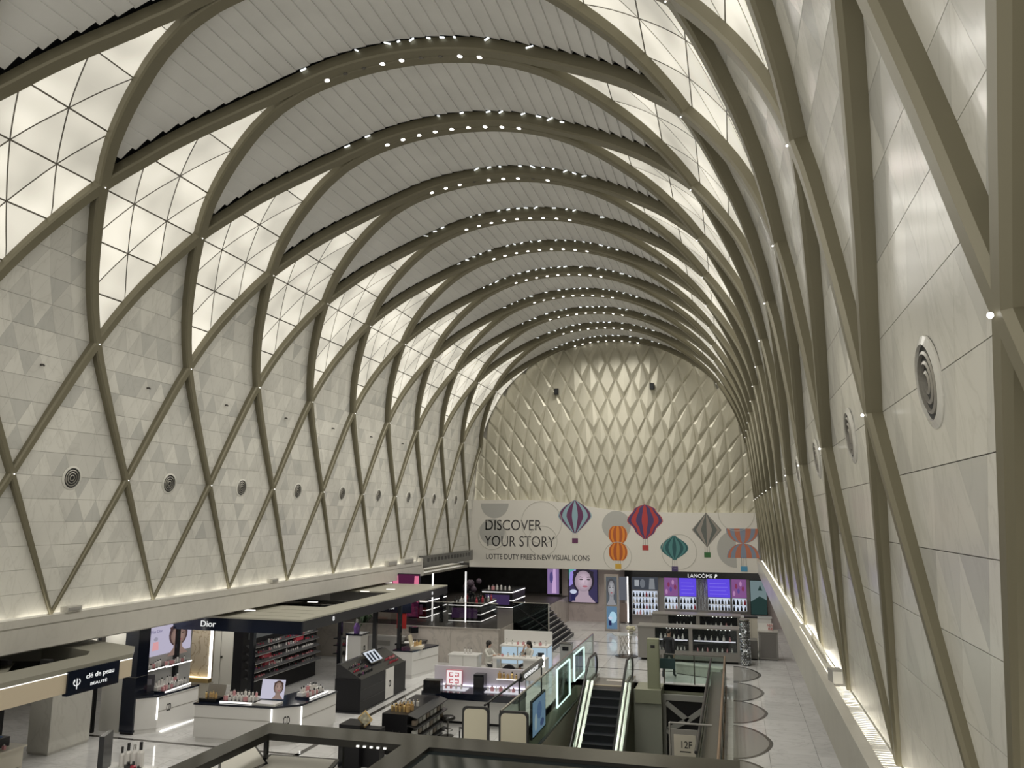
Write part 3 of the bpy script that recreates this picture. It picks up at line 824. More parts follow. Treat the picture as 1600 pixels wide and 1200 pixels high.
def rowpts(p0, p1, n, z, jit=.02):
    return [(p0[0]+(p1[0]-p0[0])*(i+.5)/n+random.uniform(-jit, jit), p0[1]+(p1[1]-p0[1])*(i+.5)/n+random.uniform(-jit, jit), z) for i in range(n)]
def tray(label, c, L, D, rz, z, kind='pale', group='goods', glabel='', n=7, base=None, step=True):
    """stepped display tray with a lit front edge; L along its length, the front faces local -y"""
    t = thing('display_tray', label, 'display tray', (c[0], c[1], z))
    R = Matrix.Rotation(rz, 3, 'Z'); C = Vector((c[0], c[1], 0))
    def W(x, y, zz): return R @ Vector((x, y, 0))+C+Vector((0, 0, zz))
    def bx(x0, x1, y0, y1, z0, z1, name, m):
        b = B(x0, x1, y0, y1, z0, z1); b.v = [R @ Vector((p.x, p.y, 0))+C+Vector((0, 0, p.z)) for p in b.v]; b.build(name, m, t)
    bx(-L/2, L/2, -D/2, D/2, z, z+.05, 'base', base or NAVY)
    bx(-L/2+.02, L/2-.02, -D/2-.012, -D/2+.01, z+.01, z+.05, 'light_edge', LEDS)
    if step: bx(-L/2+.05, L/2-.05, .02, D/2-.02, z+.05, z+.14, 'step', WHITE)
    pts = [W(-L/2+.06+(L-.12)*(i+.5)/n, -D*.22, z+.051) for i in range(n)]
    goods(kind, [tuple(p) for p in pts], 'front-row '+glabel, group)
    if step: goods(kind, [tuple(W(-L/2+.08+(L-.16)*(i+.5)/n, D*.25, z+.141)) for i in range(n)], 'back-row '+glabel, group)
    return t
def soft(fr, cx, cy, rx, ry, ce, cc, s, t, name, c0, n=6):
    for k in range(n):
        q = k/(n-1); col = tuple(round(a+(b-a)*q, 2) for a, b in zip(ce, cc)); r = 1-.80*q
        fr.poly(ell(cx+rx*.06*q, cy+ry*.08*q, rx*r, ry*r, 22), c0+.0006*k, .0006, name, glow('print_%d_%d_%d_%d' % (col[0]*100, col[1]*100, col[2]*100, s*100), col, s), t)
def face_print(fr, a0, b0, w_, h_, t, skin=(.62, .46, .40), hair=(.05, .035, .03), s=.9, side=False, lip=(.45, .15, .17)):
    """a generic portrait print: hair, neck, face, brows, eyes, nose, lips"""
    def gm(n, c): return glow('print_%s_%02x%02x%02x_%d' % (n, int(c[0]*255), int(c[1]*255), int(c[2]*255), int(s*100)), c, s)
    cx, cy = a0+w_/2, b0+h_*.6; rx, ry = w_*.33, h_*.30
    dk = [c*.72 for c in skin]
    fr.poly(ell(cx, cy+h_*.03, rx*1.25, ry*1.22, 20), .002, .002, 'print_hair', gm('hair', hair), t)
    fr.poly([(cx-rx*.5, cy), (cx+rx*.5, cy), (cx+rx*.6, b0+h_*.22), (cx+w_*.46, b0+.005), (cx-w_*.46, b0+.005), (cx-rx*.6, b0+h_*.22)], .004, .002, 'print_neck', gm('skin', dk), t)
    soft(fr, cx, cy, rx, ry, [c*.62 for c in skin], [min(1, c*1.08) for c in skin], s, t, 'print_face', .0062)
    fr.poly([(cx-rx*1.02, cy+ry*.1), (cx-rx*.55, cy+ry*1.0), (cx+rx*.55, cy+ry*1.0), (cx+rx*1.02, cy+ry*.1), (cx+rx*1.2, cy+ry*.9), (cx, cy+ry*1.25), (cx-rx*1.2, cy+ry*.9)], .0098, .001, 'print_hair', gm('hair', hair), t)
    dx = rx*.18 if side else 0
    for q in (-1, 1):
        fr.poly(ell(cx+q*rx*.42+dx, cy+ry*.18, rx*.22, ry*.07, 12), .0105, .001, 'print_eye', gm('dark', [c*.12+.01 for c in skin]), t)
        fr.poly([(cx+q*rx*.15+dx, cy+ry*.34), (cx+q*rx*.5+dx, cy+ry*.46), (cx+q*rx*.75+dx, cy+ry*.36), (cx+q*rx*.5+dx, cy+ry*.38)], .0105, .001, 'print_brow', gm('hair', hair), t)
    fr.poly([(cx-rx*.1+dx, cy-ry*.22), (cx+rx*.12+dx, cy-ry*.22), (cx+rx*.03+dx, cy+ry*.2)], .0105, .001, 'print_nose', gm('shade', [c*.85 for c in skin]), t)
    fr.poly(ell(cx+dx, cy-ry*.48, rx*.3, ry*.09, 14), .0105, .001, 'print_lips', gm('lip', lip), t)
def emblem(fr, a, b, h, m, parent, c=.012):
    """two facing tall letters in an oval, as on the white counters"""
    e = text('CD', fr, a-h*.42, b, h, m, parent, name='emblem', width=h*.85, c=c); return e

# ------------------------------------------------------------------ near-left kiosk with beige fascia
t = thing('kiosk_canopy', 'dark ring canopy with beige fascia and navy brand board at the near left', 'canopy', (-8, -1.5, 0))
ROOF = mat('canopy_roof', (.27, .26, .215), .35); ROOFD = mat('canopy_dark', (.02, .022, .024), .3)
B(-6.33, -6.28, -6, -1.5, 2.46, 2.84).build('fascia_board', BEIGE, t)
B(-6.33, -6.28, -.08, .35, 2.46, 2.84).build('fascia_board', BEIGE, t)
B(-6.30, -6.276, -6, .35, 2.835, 2.85).build('fascia_light', LEDS, t)
bd = B(-6.36, -6.24, -1.5, -.08, 2.40, 2.88).build('brand_board', NAVY, t)
f = Fr((-6.24, -1.5, 2.40), (0, 1, 0)); WHT = glow('sign_white', (1, 1, .98), .9)
text('clé de peau', f, .47, .26, .10, WHT, bd, width=.78, c=.002)
text('BEAUTÉ', f, .60, .105, .055, WHT, bd, width=.46, c=.002)
fo = [f.p(.23+.085*cos(a), .24+.07*sin(a), .005) for a in [radians(q) for q in range(130, 411, 14)]]
MB().tube(fo, .009, 6).build('emblem', WHT, bd)
MB().tube([f.p(.23-.055, .292, .005), f.p(.165, .24, .005)], .009, 6).build('emblem', WHT, bd)
MB().tube([f.p(.235, .31, .005), f.p(.235, .10, .005)], .009, 6).build('emblem', WHT, bd)
outer = [(-6.28, -6), (-6.28, .35), (-6.9, 1.15), (-9.6, 2.0), (-11, 1.6), (-11, -6)]
inner = [(-7.1, -6), (-7.1, -.1), (-7.4, .3), (-9.4, .95), (-10.4, .7), (-10.4, -6)]
mb = MB(); n = len(outer)
mb.v = [Vector((x, y, 2.95)) for x, y in outer]+[Vector((x, y, 2.95)) for x, y in inner]+[Vector((x, y, 2.5)) for x, y in inner]+[Vector((x, y, 2.86)) for x, y in outer]
for i in range(n-1):
    mb.f += [(i, i+1, n+i+1, n+i), (n+i, n+i+1, 2*n+i+1, 2*n+i), (3*n+i, 3*n+i+1, i+1, i)]; mb.mi += [0]*3
mb.build('roof_ring', ROOF, t)
MB().prism(inner, 2.48, 2.52).build('roof_infill', ROOFD, t)
MB().extr([(-7.1, -2.2, 2.9), (-9.4, .2, 2.6), (-9.4, -.1, 2.6), (-7.1, -3.4, 2.9)], (0, 0, .02)).build('roof_sheet', ROOF, t)
for q in ((-8.6, -1.2), (-7.7, -.6), (-8.5, -.9)): B(q[0]-.12, q[0]+.12, q[1]-.06, q[1]+.06, 2.80, 2.9).build('roof_fitting', CHAR, t)
B(-6.9, -6.6, -5.8, -5.5, 0, 2.5).build('canopy_post', BLACKM, t)
B(-10.9, -10.6, .9, 1.2, 0, 2.5).build('canopy_post', BLACKM, t)

def pier(name, label, cat, x0, x1, y0, y1, h, m, base=BLACKM):
    t = thing(name, label, cat, ((x0+x1)/2, (y0+y1)/2, 0))
    B(x0, x1, y0, y1, .06, h).build('shaft', m, t); B(x0+.02, x1-.02, y0+.02, y1-.02, 0, .06).build('plinth', base, t)
    B(x0-.004, x1+.004, y0-.004, y1+.004, h*.5, h*.5+.006).build('joint_line', JOINT, t); return t
pier('marble_pillar', 'square white marble pillar under the near-left canopy', 'pillar', -10.72, -10.05, 2.1, 3.45, 3.1, MAR[0], MAR[1])
t = thing('mirror_partition', 'grey mirrored partition with a dark post and handrail right of the marble pillar', 'partition', (-10.5, 4, 0))
B(-10.72, -10.66, 3.5, 4.2, .05, 3.1).build('mirror_panel', mat('grey_mirror', (.40, .40, .39), .08, .85), t)
B(-10.70, -10.62, 4.18, 4.26, 0, 3.1).build('dark_post', BLACKM, t)
B(-10.62, -9.9, 4.42, 4.48, 0, 3.1).build('pale_panel', mat('pale_panel', (.55, .54, .50), .2), t)
MB().tube([(-10.6, 3.6, 1.55), (-10.6, 4.3, 1.55), (-9.95, 4.36, 1.52)], .015, 6).build('handrail', STEELD, t)
pier('black_pier', 'glossy black square pier left of the perfume counter', 'pillar', -9.82, -9.38, 4.28, 4.75, 3.05, NAVY)
t = thing('service_counter', 'beige counter with blue-edged glass top in the bottom-left corner', 'counter', (-9.4, -.9, 0))
B(-10.6, -8.75, -2.6, .05, .06, .86).build('body', CREAM, t)
B(-10.65, -8.7, -2.65, .10, .86, .90).build('worktop', CREAM, t)
B(-10.5, -9.0, -.7, -.1, .90, 1.10).build('display_riser', CHAR, t)
B(-10.4, -9.1, -.72, -.2, 1.10, 1.115).build('glass_top', mat('blue_top', (.14, .26, .62), .15), t)
B(-10.55, -8.8, -2.55, 0, 0, .06).build('plinth', CHAR, t)
B(-8.751, -8.74, -2.5, 0, .44, .45).build('seam', JOINT, t)
goods('pale', rowpts((-10.2, -.15), (-9.2, -.1), 5, .90)+rowpts((-8.95, -1.2), (-8.85, -.2), 3, .90), 'small bottle on the beige corner counter', 'bottles on the beige counter')

# ------------------------------------------------------------------ white-and-black shop under the ring canopy
t = thing('shop_canopy', 'long black ring canopy with pale roof slabs over the white counters', 'canopy', (-8, 12, 0))
CX1, CY0, CY1, CX0 = -5.5, 6.4, 19.0, -11.5
B(CX0, CX1, CY0, CY0+.08, 2.55, 2.93).build('front_fascia', NAVY, t)
B(CX1-.08, CX1, CY0+.08, CY1, 2.62, 2.93).build('side_fascia', CHAR, t)
fz = 2.93
for q in ((CX0, CX1, CY0, 9.6), (CX0, CX1, 15.2, CY1), (CX0, -10.2, 9.6, 15.2), (-6.5, CX1, 9.6, 15.2)):
    B(q[0], q[1], q[2], q[3], fz, fz+.05).build('roof_slab', mat('canopy_slab', (.40, .385, .32), .45), t)
for k in range(3): B(CX0+.6, CX1-.4, 7.0+k*.8, 7.02+k*.8, fz+.05, fz+.055).build('roof_seam', JOINT, t)
B(-10.2, -6.5, 9.6, 15.2, 2.5, 2.53).build('roof_infill', ROOFD, t)
for y in (10.6, 11.8, 13.1): MB().tube([(-10.1, y, 2.75), (-6.5, y+.4, 2.75)], .03, 6).build('truss_tube', STEELD, t)
for p_ in ((-5.72, 12.0), (-5.62, 14.0), (-5.62, 18.6), (-9.9, 6.6), (-7.3, 12.4), (-7.2, 6.55)):
    B(p_[0]-.07, p_[0]+.07, p_[1]-.07, p_[1]+.07, 0, 2.62).build('post', BLACK, t)
for q in ((-9.0, 6.5), (-8.3, 8.0), (-7.6, 10.8), (-7.6, 15.0), (-7, 16.2)): B(q[0]-.18, q[0]+.18, q[1]-.05, q[1]+.05, fz+.05, fz+.07).build('roof_lamp', LEDS, t)
f = Fr((-8.95, CY0, 2.55), (1, 0, 0)); text('Dior', f, .0, .12, .17, WHT, t, width=.52)
for y in (8.35, 17.1):
    emblem(Fr((CX1, y, 2.68), (0, 1, 0)), 0, .05, .13, WHT, t)
# wall unit behind the perfume counter
t = thing('perfume_wall', 'white shelving wall with a lit pink perfume poster behind the counter', 'display wall', (-10, 5.9, 0))
B(-10.1, -9.95, 4.76, 7.4, 0, 2.95).build('panel', mat('silver_white', (.60, .60, .60), .25), t)
f = Fr((-9.95, 4.8, 0), (0, 1, 0))
f.rect(.0, .05, .3, 2.9, .0, .02, 'light_edge', LED, t)
ps = f.rect(.12, 2.5, 1.86, 2.75, .0, .03, 'poster', glow('poster_lilac', (.62, .58, .74), .8), t)
f2 = Fr(f.p(0, 0, .03), (0, 1, 0))
face_print(f2, 1.35, 1.75, 1.05, .98, ps, (.50, .34, .28), (.10, .06, .06), .7, True)
f2.poly([(.72, 2.02), (1.0, 2.02), (.97, 2.26), (.75, 2.26)], .002, .003, 'print_bottle', glow('print_pink', (.80, .40, .42), .9), ps)
f2.poly(ell(.86, 2.34, .09, .06, 12), .002, .003, 'print_bow', glow('print_grey', (.42, .40, .50), .8), ps)
text('Miss Dior', f2, .62, 2.52, .09, glow('print_ink', (.25, .22, .40), .7), ps, width=.5, c=.003, ext=.002)
for a in (.18, .28, .4): f2.poly(ell(a, 1.95, .05, .09, 10), .002, .003, 'print_flower', glow('print_dark', (.08, .07, .15), .8), ps)
for a0, a1, b in ((.3, 1.2, 1.52), (1.1, 2.3, 1.50)):
    sh = f.rect(a0, a1, b, b+.03, .0, .26, 'shelf', BLACK, t); f.rect(a0, a1, b+.002, b+.028, .262, .006, 'shelf_light', LED, sh)
goods('pale', [tuple(f.p(.38+.1*i, 1.551, .14)) for i in range(7)], 'perfume bottle on the nearer lit wall shelf', 'bottles on the wall shelves')
goods('pale', [tuple(f.p(1.25+.105*i, 1.531, .14)) for i in range(9)], 'perfume bottle on the farther lit wall shelf', 'bottles on the wall shelves')
def counter(name, label, poly, h=1.0, top=NAVY, body=WHITE, kick=BLACKM, inset=.05):
    c = (sum(p[0] for p in poly)/len(poly), sum(p[1] for p in poly)/len(poly), 0)
    t = thing(name, label, 'counter', c)
    def off(poly, d): return [(c[0]+(x-c[0])*(1-d), c[1]+(y-c[1])*(1-d)) for x, y in poly]
    MB().prism(off(poly, .03), 0, .12).build('plinth', body, t)
    MB().prism(poly, .12, h-.05).build('body', body, t)
    MB().prism(off(poly, -.02), h-.05, h).build('worktop', top, t)
    return t
t = counter('perfume_counter', 'white chamfered counter with black emblem in front of the perfume poster', [(-9.9, 4.8), (-9.43, 4.3), (-8.95, 4.72), (-8.8, 6.3), (-9.9, 6.3)])
emblem(Fr((-8.93, 4.95, .5), (.09, .98, 0)), .18, .0, .2, BLACK, t, c=.004)
MB().box(-8.965, -8.94, 4.70, 4.73, .35, .92).build('corner_light', LED, t)
for z in (.55, .9): MB().extr([(-8.94, 4.75, z), (-8.79, 6.28, z), (-8.79, 6.28, z+.012), (-8.94, 4.75, z+.012)], (.004, 0, 0)).build('seam', JOINT, t)
B(-8.9, -8.82, 4.8, 6.2, .0, .03).build('foot_light', LEDS, t)
tray('bottle tray on the perfume counter under the pink poster', (-9.25, 5.6), 1.35, .5, pi/2+.09, 1.0, 'pale', 'bottles on the perfume counter', 'bottle on the tray under the pink poster', 9)
t = thing('tester_stand', 'dark square tester card on a black base at the left end of the perfume counter', 'display stand', (-9.35, 4.75, 1.0))
MB().obox((-9.38, 4.78, 1.02), (.34, .3, .04), rz=.75).build('base', NAVY, t); MB().obox((-9.45, 4.86, 1.27), (.36, .03, .46), rz=.75).build('card', mat('dark_card', (.06, .055, .075), .3), t)
MB().obox((-9.437, 4.842, 1.30), (.2, .012, .16), rz=.75).build('card_print', mat('card_print', (.22, .21, .26), .4), t)
# stone panel with gold foot and pale curtain wall behind
t = thing('stone_panel', 'veined beige stone panel lit along its right edge behind the perfume wall', 'wall panel', (-10.3, 8.4, 0))
B(-10.95, -9.85, 8.35, 8.45, .75, 2.55).build('stone', marble('onyx', (.60, .52, .40), (.30, .22, .14), .25, 1.6, 0, .8), t)
B(-9.92, -9.84, 8.31, 8.35, .75, 2.5).build('light_edge', LED, t)
B(-10.95, -9.8, 8.15, 8.35, .62, .75).build('gold_ledge', GOLD, t); B(-10.95, -9.8, 8.2, 8.45, 0, .62).build('base', CREAM, t)
B(-10.9, -9.9, 8.25, 8.33, .752, .77).build('foot_light', glow('warm_led', (1, .82, .5), 3), t)
t = thing('curtain_wall', 'plain off-white wall panel with a narrow door leaf behind the white counters', 'wall panel', (-10.8, 10.9, 0))
B(-11.6, -10.0, 10.85, 10.95, 0, 2.7).build('panel', mat('offwhite', (.66, .645, .59), .4), t)
B(-11.25, -11.235, 10.835, 10.85, 0, 2.7).build('door_seam', JOINT, t); B(-11.22, -11.16, 10.80, 10.85, .9, .98).build('door_handle', STEELD, t)
# make-up display wall
t = thing('makeup_display', 'black make-up display wall with slanted tester shelves and red lipsticks', 'display wall', (-8.7, 10.8, 0))
B(-9.1, -8.75, 8.4, 13.3, 0, 2.62).build('back_panel', BLACKM, t)
SHM = mat('shelf_grey', (.10, .10, .105), .3)
shelves = []
for z, d in ((.75, .34), (1.0, .30), (1.25, .26), (1.5, .22), (1.75, .16)):
    sh = MB().extr([(-8.75, 8.6, z), (-8.75+d, 8.6, z-.10), (-8.75+d, 8.6, z-.07), (-8.75, 8.6, z+.03)], (0, 4.5, 0)).build('slanted_shelf', SHM, t)
    B(-8.75+d-.005, -8.75+d+.01, 8.6, 13.1, z-.105, z-.085).build('shelf_edge', mat('edge_silver', (.55, .55, .55), .25, .8), sh)
    shelves.append((z, d))
f = Fr((-8.745, 8.6, 0), (0, 1, 0))
f.rect(.1, 4.4, 1.95, 2.15, 0, .04, 'header_strip', mat('header_grey', (.24, .26, .27), .3), t)
f.rect(1.5, 2.3, 1.97, 2.13, .04, .01, 'header_print', mat('hdr', (.55, .57, .58), .4), t)
f.rect(.7, 2.6, 2.22, 2.5, 0, .05, 'screen', glow('dim_blue', (.10, .16, .24), .5), t)
for a, z in ((.75, 1.27), (2.9, 1.52), (.95, 1.02)): f.rect(a, a+.55, z-.02, z+.2, .02, .12, 'red_box', BCOL[4], t)
for k, (z, d) in enumerate(shelves):
    kinds = ['dark', 'red', 'dark', 'pale']
    for q in range(4):
        goods(random.choice(kinds), [(-8.75+d*.55, 8.7+q*1.1+i*.15, z-.05) for i in range(6)],
              'tester, %s shelf of the make-up wall, %s block' % (['bottom', 'second', 'middle', 'fourth', 'top'][k], ['nearest', 'second', 'third', 'farthest'][q]), 'testers on the make-up wall', .8)
# tall white cabinet at its far end
t = thing('logo_cabinet', 'slim white cabinet with emblem and purple bottle beyond the make-up wall', 'cabinet', (-6.9, 12.9, 0))
B(-7.15, -6.6, 12.7, 13.3, 0, 1.62).build('body', WHITE, t); B(-7.2, -6.55, 12.65, 13.35, 1.62, 1.68).build('top', NAVY, t)
B(-7.17, -7.15, 12.69, 12.71, .5, 1.6).build('light_edge', LED, t); emblem(Fr((-6.6, 13.0, 1.05), (0, 1, 0)), 0, 0, .18, BLACK, t, .003)
for z in (.9, 1.2, 1.45): B(-7.75, -7.15, 12.75, 13.2, z, z+.03).build('side_shelf', BLACK, t)
for q, z in enumerate((.93, 1.23)): goods('dark', rowpts((-7.7, 12.9), (-7.2, 12.9), 4, z), 'dark bottle on the cabinet %s side shelf' % ['lower', 'middle'][q], 'bottles on the cabinet shelves')
tb = thing('display_bottle', 'oversized purple display bottle on top of the slim white cabinet', 'bottle', (-6.9, 12.95, 1.68))
MB().lathe([(.10, 1.68), (.12, 1.9), (.06, 2.02), (.05, 2.05)], (-6.9, 12.95, 0)).build('body', mat('purple_glass', (.22, .12, .38), .15), tb)
MB().lathe([(.06, 2.05), (.06, 2.18), (.02, 2.2)], (-6.9, 12.95, 0)).build('cap', BCOL[6], tb)
# big white counter
t = counter('makeup_counter', 'large angular white counter with black emblem in front of the make-up wall', [(-7.4, 4.25), (-5.15, 4.42), (-4.55, 4.93), (-4.45, 6.7), (-5.4, 6.7), (-5.6, 5.6), (-7.3, 5.3)])
for z in (.62,): MB().extr([(-7.4, 4.245, z), (-5.16, 4.41, z), (-5.16, 4.41, z+.012), (-7.4, 4.245, z+.012)], (.0, -.004, 0)).build('seam', JOINT, t)
MB().extr([(-4.545, 4.95, .62), (-4.445, 6.68, .62), (-4.445, 6.68, .632), (-4.545, 4.95, .632)], (.004, 0, 0)).build('seam', JOINT, t)
dvec = Vector((.6, .51, 0)).normalized()
emblem(Fr((-5.15, 4.42, .52), dvec), .39, 0, .2, BLACK, t, .006)
for p_ in ((-5.15, 4.42), (-4.55, 4.93)): B(p_[0]-.015, p_[0]+.015, p_[1]-.018, p_[1]+.0, .2, .94).build('corner_light', LED, t)
tray('bottle tray at the middle of the large white counter', (-6.25, 4.66), 1.05, .45, .07, 1.0, 'pale', 'bottles on the large white counter', 'bottle, middle tray of the large white counter', 8)
tray('bottle tray at the right end of the large white counter', (-4.82, 5.95), 1.0, .45, pi/2-.06, 1.0, 'pale', 'bottles on the right tray', 'bottle, right tray of the large white counter', 8)
t = thing('gift_box', 'open box of gold-capped perfume flacons at the left end of the large white counter', 'display box', (-7.1, 4.6, 1.0))
B(-7.38, -6.85, 4.38, 4.72, 1.0, 1.09).build('box', BLACK, t); MB().obox((-7.115, 4.78, 1.22), (.55, .03, .34), rx=-.25).build('lid', mat('box_lid', (.24, .22, .19), .4), t)
goods('gold', rowpts((-7.32, 4.55), (-6.9, 4.55), 4, 1.09), 'gold flacon standing in the open display box', 'gold flacons')
t = thing('poster_screen', 'tilted white screen with a perfume portrait on the large white counter', 'screen', (-5.45, 4.75, 1.0))
B(-5.78, -5.08, 4.45, 4.85, 1.0, 1.05).build('base', WHITE, t)
sc = Fr((-5.78, 4.86, 1.08), (1, .12, 0), (0, .18, 1)); pn = sc.rect(0, .66, 0, .50, 0, .03, 'panel', glow('screen_lilac', (.66, .64, .78), .85), t)
face_print(Fr(sc.p(0, 0, .03), (1, .12, 0), (0, .18, 1)), .32, .0, .34, .48, pn, (.52, .37, .31), (.10, .06, .05), .75, True)
# black island
t = thing('black_island', 'long black island counter with a white emblem panel', 'counter', (-4.8, 10, 0))
B(-5.3, -4.42, 8.25, 11.8, .05, 1.0).build('body', BLACKM, t); B(-5.35, -4.40, 8.2, 11.85, 0, .05).build('plinth', BLACK, t)
B(-4.425, -4.40, 10.1, 10.75, .06, .99).build('white_panel', WHITE, t); emblem(Fr((-4.40, 10.42, .4), (0, 1, 0)), 0, 0, .2, BLACK, t, .003)
for z in (.35, .68): B(-4.43, -4.41, 8.3, 10.05, z, z+.012).build('drawer_seam', BLACK, t)
MB().extr([(-4.42, 8.3, 1.0), (-5.3, 8.3, 1.0), (-5.3, 8.3, 1.42), (-5.18, 8.3, 1.42)], (0, 3.4, 0)).build('slanted_top', mat('tester_black', (.02, .02, .022), .25), t)
td = thing('tester_screen', 'bright tilted screen on the black island', 'screen', (-5.0, 10.1, 1.2))
sl = Fr((-4.72, 9.6, 1.22), (0, 1, 0), (-.46, 0, .42)); sl.rect(0, .95, 0, .5, .0, .03, 'frame', BLACK, td); sp_ = sl.rect(.04, .91, .04, .46, .03, .006, 'picture', glow('screen_white', (.75, .80, .88), .9), td)
for a in (.12, .35, .62): sl.poly([(a, .06), (a+.12, .06), (a+.18, .4), (a+.05, .4)], .036, .003, 'picture_shape', glow('screen_ink', (.05, .06, .08), .5), sp_)
for r_ in range(3):
    x = -4.58-r_*.17; z = 1.085+r_*.095
    goods('dark', [(x, 8.45+i*.13, z) for i in range(8)], 'tester pot on the black island, %s row' % ['lower', 'middle', 'upper'][r_], 'testers on the black island', .7, 'from the near end')
for r_ in range(2): goods('red', [(-4.56-.16*r_, 10.75+.11*i, 1.07+.09*r_) for i in range(7)], 'red lipstick on the black island, %s row' % ['lower', 'upper'][r_], 'lipsticks on the black island', .8)
# far white counter with bag, red seat
t = counter('gift_counter', 'white counter with dark top and a gold gift display beside the canopy post', [(-5.75, 13.75), (-4.95, 13.7), (-4.55, 15.4), (-5.6, 15.5)])
MB().extr([(-4.94, 13.75, .62), (-4.55, 15.38, .62), (-4.55, 15.38, .635), (-4.94, 13.75, .635)], (.004, 0, 0)).build('seam', JOINT, t)
t = thing('gift_case', 'open cream gift case with gold contents on the far white counter', 'gift case', (-5.1, 14.3, 1.0))
MB().obox((-5.0, 14.35, 1.05), (.45, .55, .1), rz=.2).build('tray', CREAM, t); MB().obox((-5.3, 14.4, 1.25), (.05, .55, .45), rz=.2, ry=-.25).build('lid', mat('gold_cream', (.62, .55, .40), .35), t); MB().obox((-5.35, 14.75, 1.62), (.3, .3, .22), rz=.7).build('black_bow', BLACK, t)
goods('gold', rowpts((-5.05, 14.1), (-4.95, 14.65), 4, 1.1), 'gold flacon in the open cream gift case', 'flacons in the gift case')
t = thing('round_stool', 'red upholstered tub seat beyond the far white counter', 'seat', (-5.45, 18.6, 0))
MB().lathe([(.26, .05), (.32, .12), (.33, .45), (.30, .52), (0.02, .53)], (-5.45, 18.6, 0), 18).build('seat', mat('red_leather', (.55, .05, .03), .35), t, smooth=True); MB().lathe([(.2, 0), (.2, .05)], (-5.45, 18.6, 0), 14).build('base', BLACK, t)
MB().extr([(-5.45+.33*cos(a), 18.6+.33*sin(a), .45) for a in [radians(q) for q in range(20, 161, 20)]]+[(-5.45+.26*cos(a), 18.6+.26*sin(a), .45) for a in [radians(q) for q in range(160, 19, -20)]], (0, 0, .25)).build('backrest', MC['red_leather'], t)
# second shop front: sign, red panel, desk, plant
t = thing('shop_sign', 'navy hanging sign with white lettering at the far end of the canopy', 'sign', (-7.1, 16, 2.0))
B(-7.75, -6.0, 16.0, 16.08, 2.08, 2.5).build('board', NAVY, t); text('Dior', Fr((-7.15, 16.0, 2.08), (1, 0, 0)), 0, .13, .17, WHT, t, width=.45)
for x in (-7.7, -6.05): B(x, x+.05, 16.0, 16.06, 2.5, 2.62).build('hanger', BLACK, t)
t = thing('red_banner', 'red hanging panel beside the far navy sign', 'panel', (-6.42, 16.1, 1.5)); B(-6.62, -6.22, 16.05, 16.10, 1.45, 2.05).build('panel', mat('red_panel', (.55, .03, .03), .4), t); B(-6.62, -6.22, 16.04, 16.11, 2.05, 2.08).build('rail', BLACK, t)
t = thing('back_poster', 'pale poster with warm print behind the far shop sign', 'poster', (-8.3, 18.9, 1.0)); B(-9.0, -7.4, 18.9, 18.96, .95, 1.75).build('panel', mat('pale_poster', (.55, .47, .40), .5), t); B(-8.9, -8.3, 18.88, 18.9, 1.0, 1.5).build('print', mat('poster_skin', (.50, .32, .26), .5), t); B(-9.05, -7.35, 18.88, 18.97, .9, .95).build('frame', BLACKM, t)
t = thing('reception_desk', 'white reception desk with papers at the back of the far shop', 'desk', (-7.5, 17.2, 0)); B(-8.3, -6.7, 17.0, 17.6, .04, .95).build('body', WHITE, t); B(-8.35, -6.65, 16.95, 17.65, .95, 1.0).build('worktop', WHITE, t); B(-8.1, -7.3, 16.93, 16.95, .6, .8).build('drawer', GREYP, t); B(-8.2, -6.8, 17.05, 17.55, 0, .04).build('plinth', BLACKM, t)
t = thing('low_counter', 'low black-topped counter with papers between the canopy posts', 'counter', (-6.2, 16.6, 0)); B(-6.55, -5.75, 15.9, 17.3, .05, .82).build('body', CHAR, t); B(-6.6, -5.7, 15.85, 17.35, .82, .88).build('worktop', BLACK, t); B(-6.5, -5.8, 15.95, 17.25, 0, .05).build('plinth', BLACK, t); MB().obox((-6.1, 16.3, .89), (.5, .35, .02), rz=.3).build('papers', WHITEM, t)
t = thing('shop_banner_wall', 'grey panel wall behind the plant', 'wall panel', (-9.3, 19.2, 0)); B(-11.4, -8.0, 19.3, 19.4, 0, 2.6).build('panel', mat('grey_panel', (.34, .33, .31), .4), t); B(-9.9, -9.88, 19.285, 19.3, 0, 2.6).build('seam', JOINT, t); B(-11.4, -8.0, 19.29, 19.3, 1.55, 1.57).build('seam', JOINT, t)
pl = thing('potted_palm', 'dark potted palm with drooping leaves in a black tub', 'plant', (-8.75, 17.6, 0))
MB().lathe([(.18, 0), (.24, .42), (.25, .45), (.21, .45), (.2, .40), (.01, .40)], (-8.75, 17.6, 0), 14).build('tub', BLACKM, pl)
MB().tube([(-8.75, 17.6, .4), (-8.73, 17.62, .9), (-8.78, 17.58, 1.35)], [.05, .04, .03], 8).build('trunk', mat('bark', (.12, .08, .05), .8), pl)
LEAF = mat('palm_leaf', (.035, .075, .03), .5)
for k in range(26):
    a = k*2.4; r = random.uniform(.35, .62); h = random.uniform(1.5, 2.15)
    c = Vector((-8.78, 17.58, 1.3)); tip = Vector((-8.78+r*cos(a), 17.58+r*sin(a), h-.35)); mid = Vector((-8.78+r*.5*cos(a), 17.58+r*.5*sin(a), h))
    side_ = Vector((-sin(a), cos(a), 0))*.055
    MB().add([c, mid-side_, mid+side_, tip, mid+Vector((0, 0, .02))], [(0, 1, 4), (0, 4, 2), (1, 3, 4), (4, 3, 2)]).build('leaf', LEAF, pl)
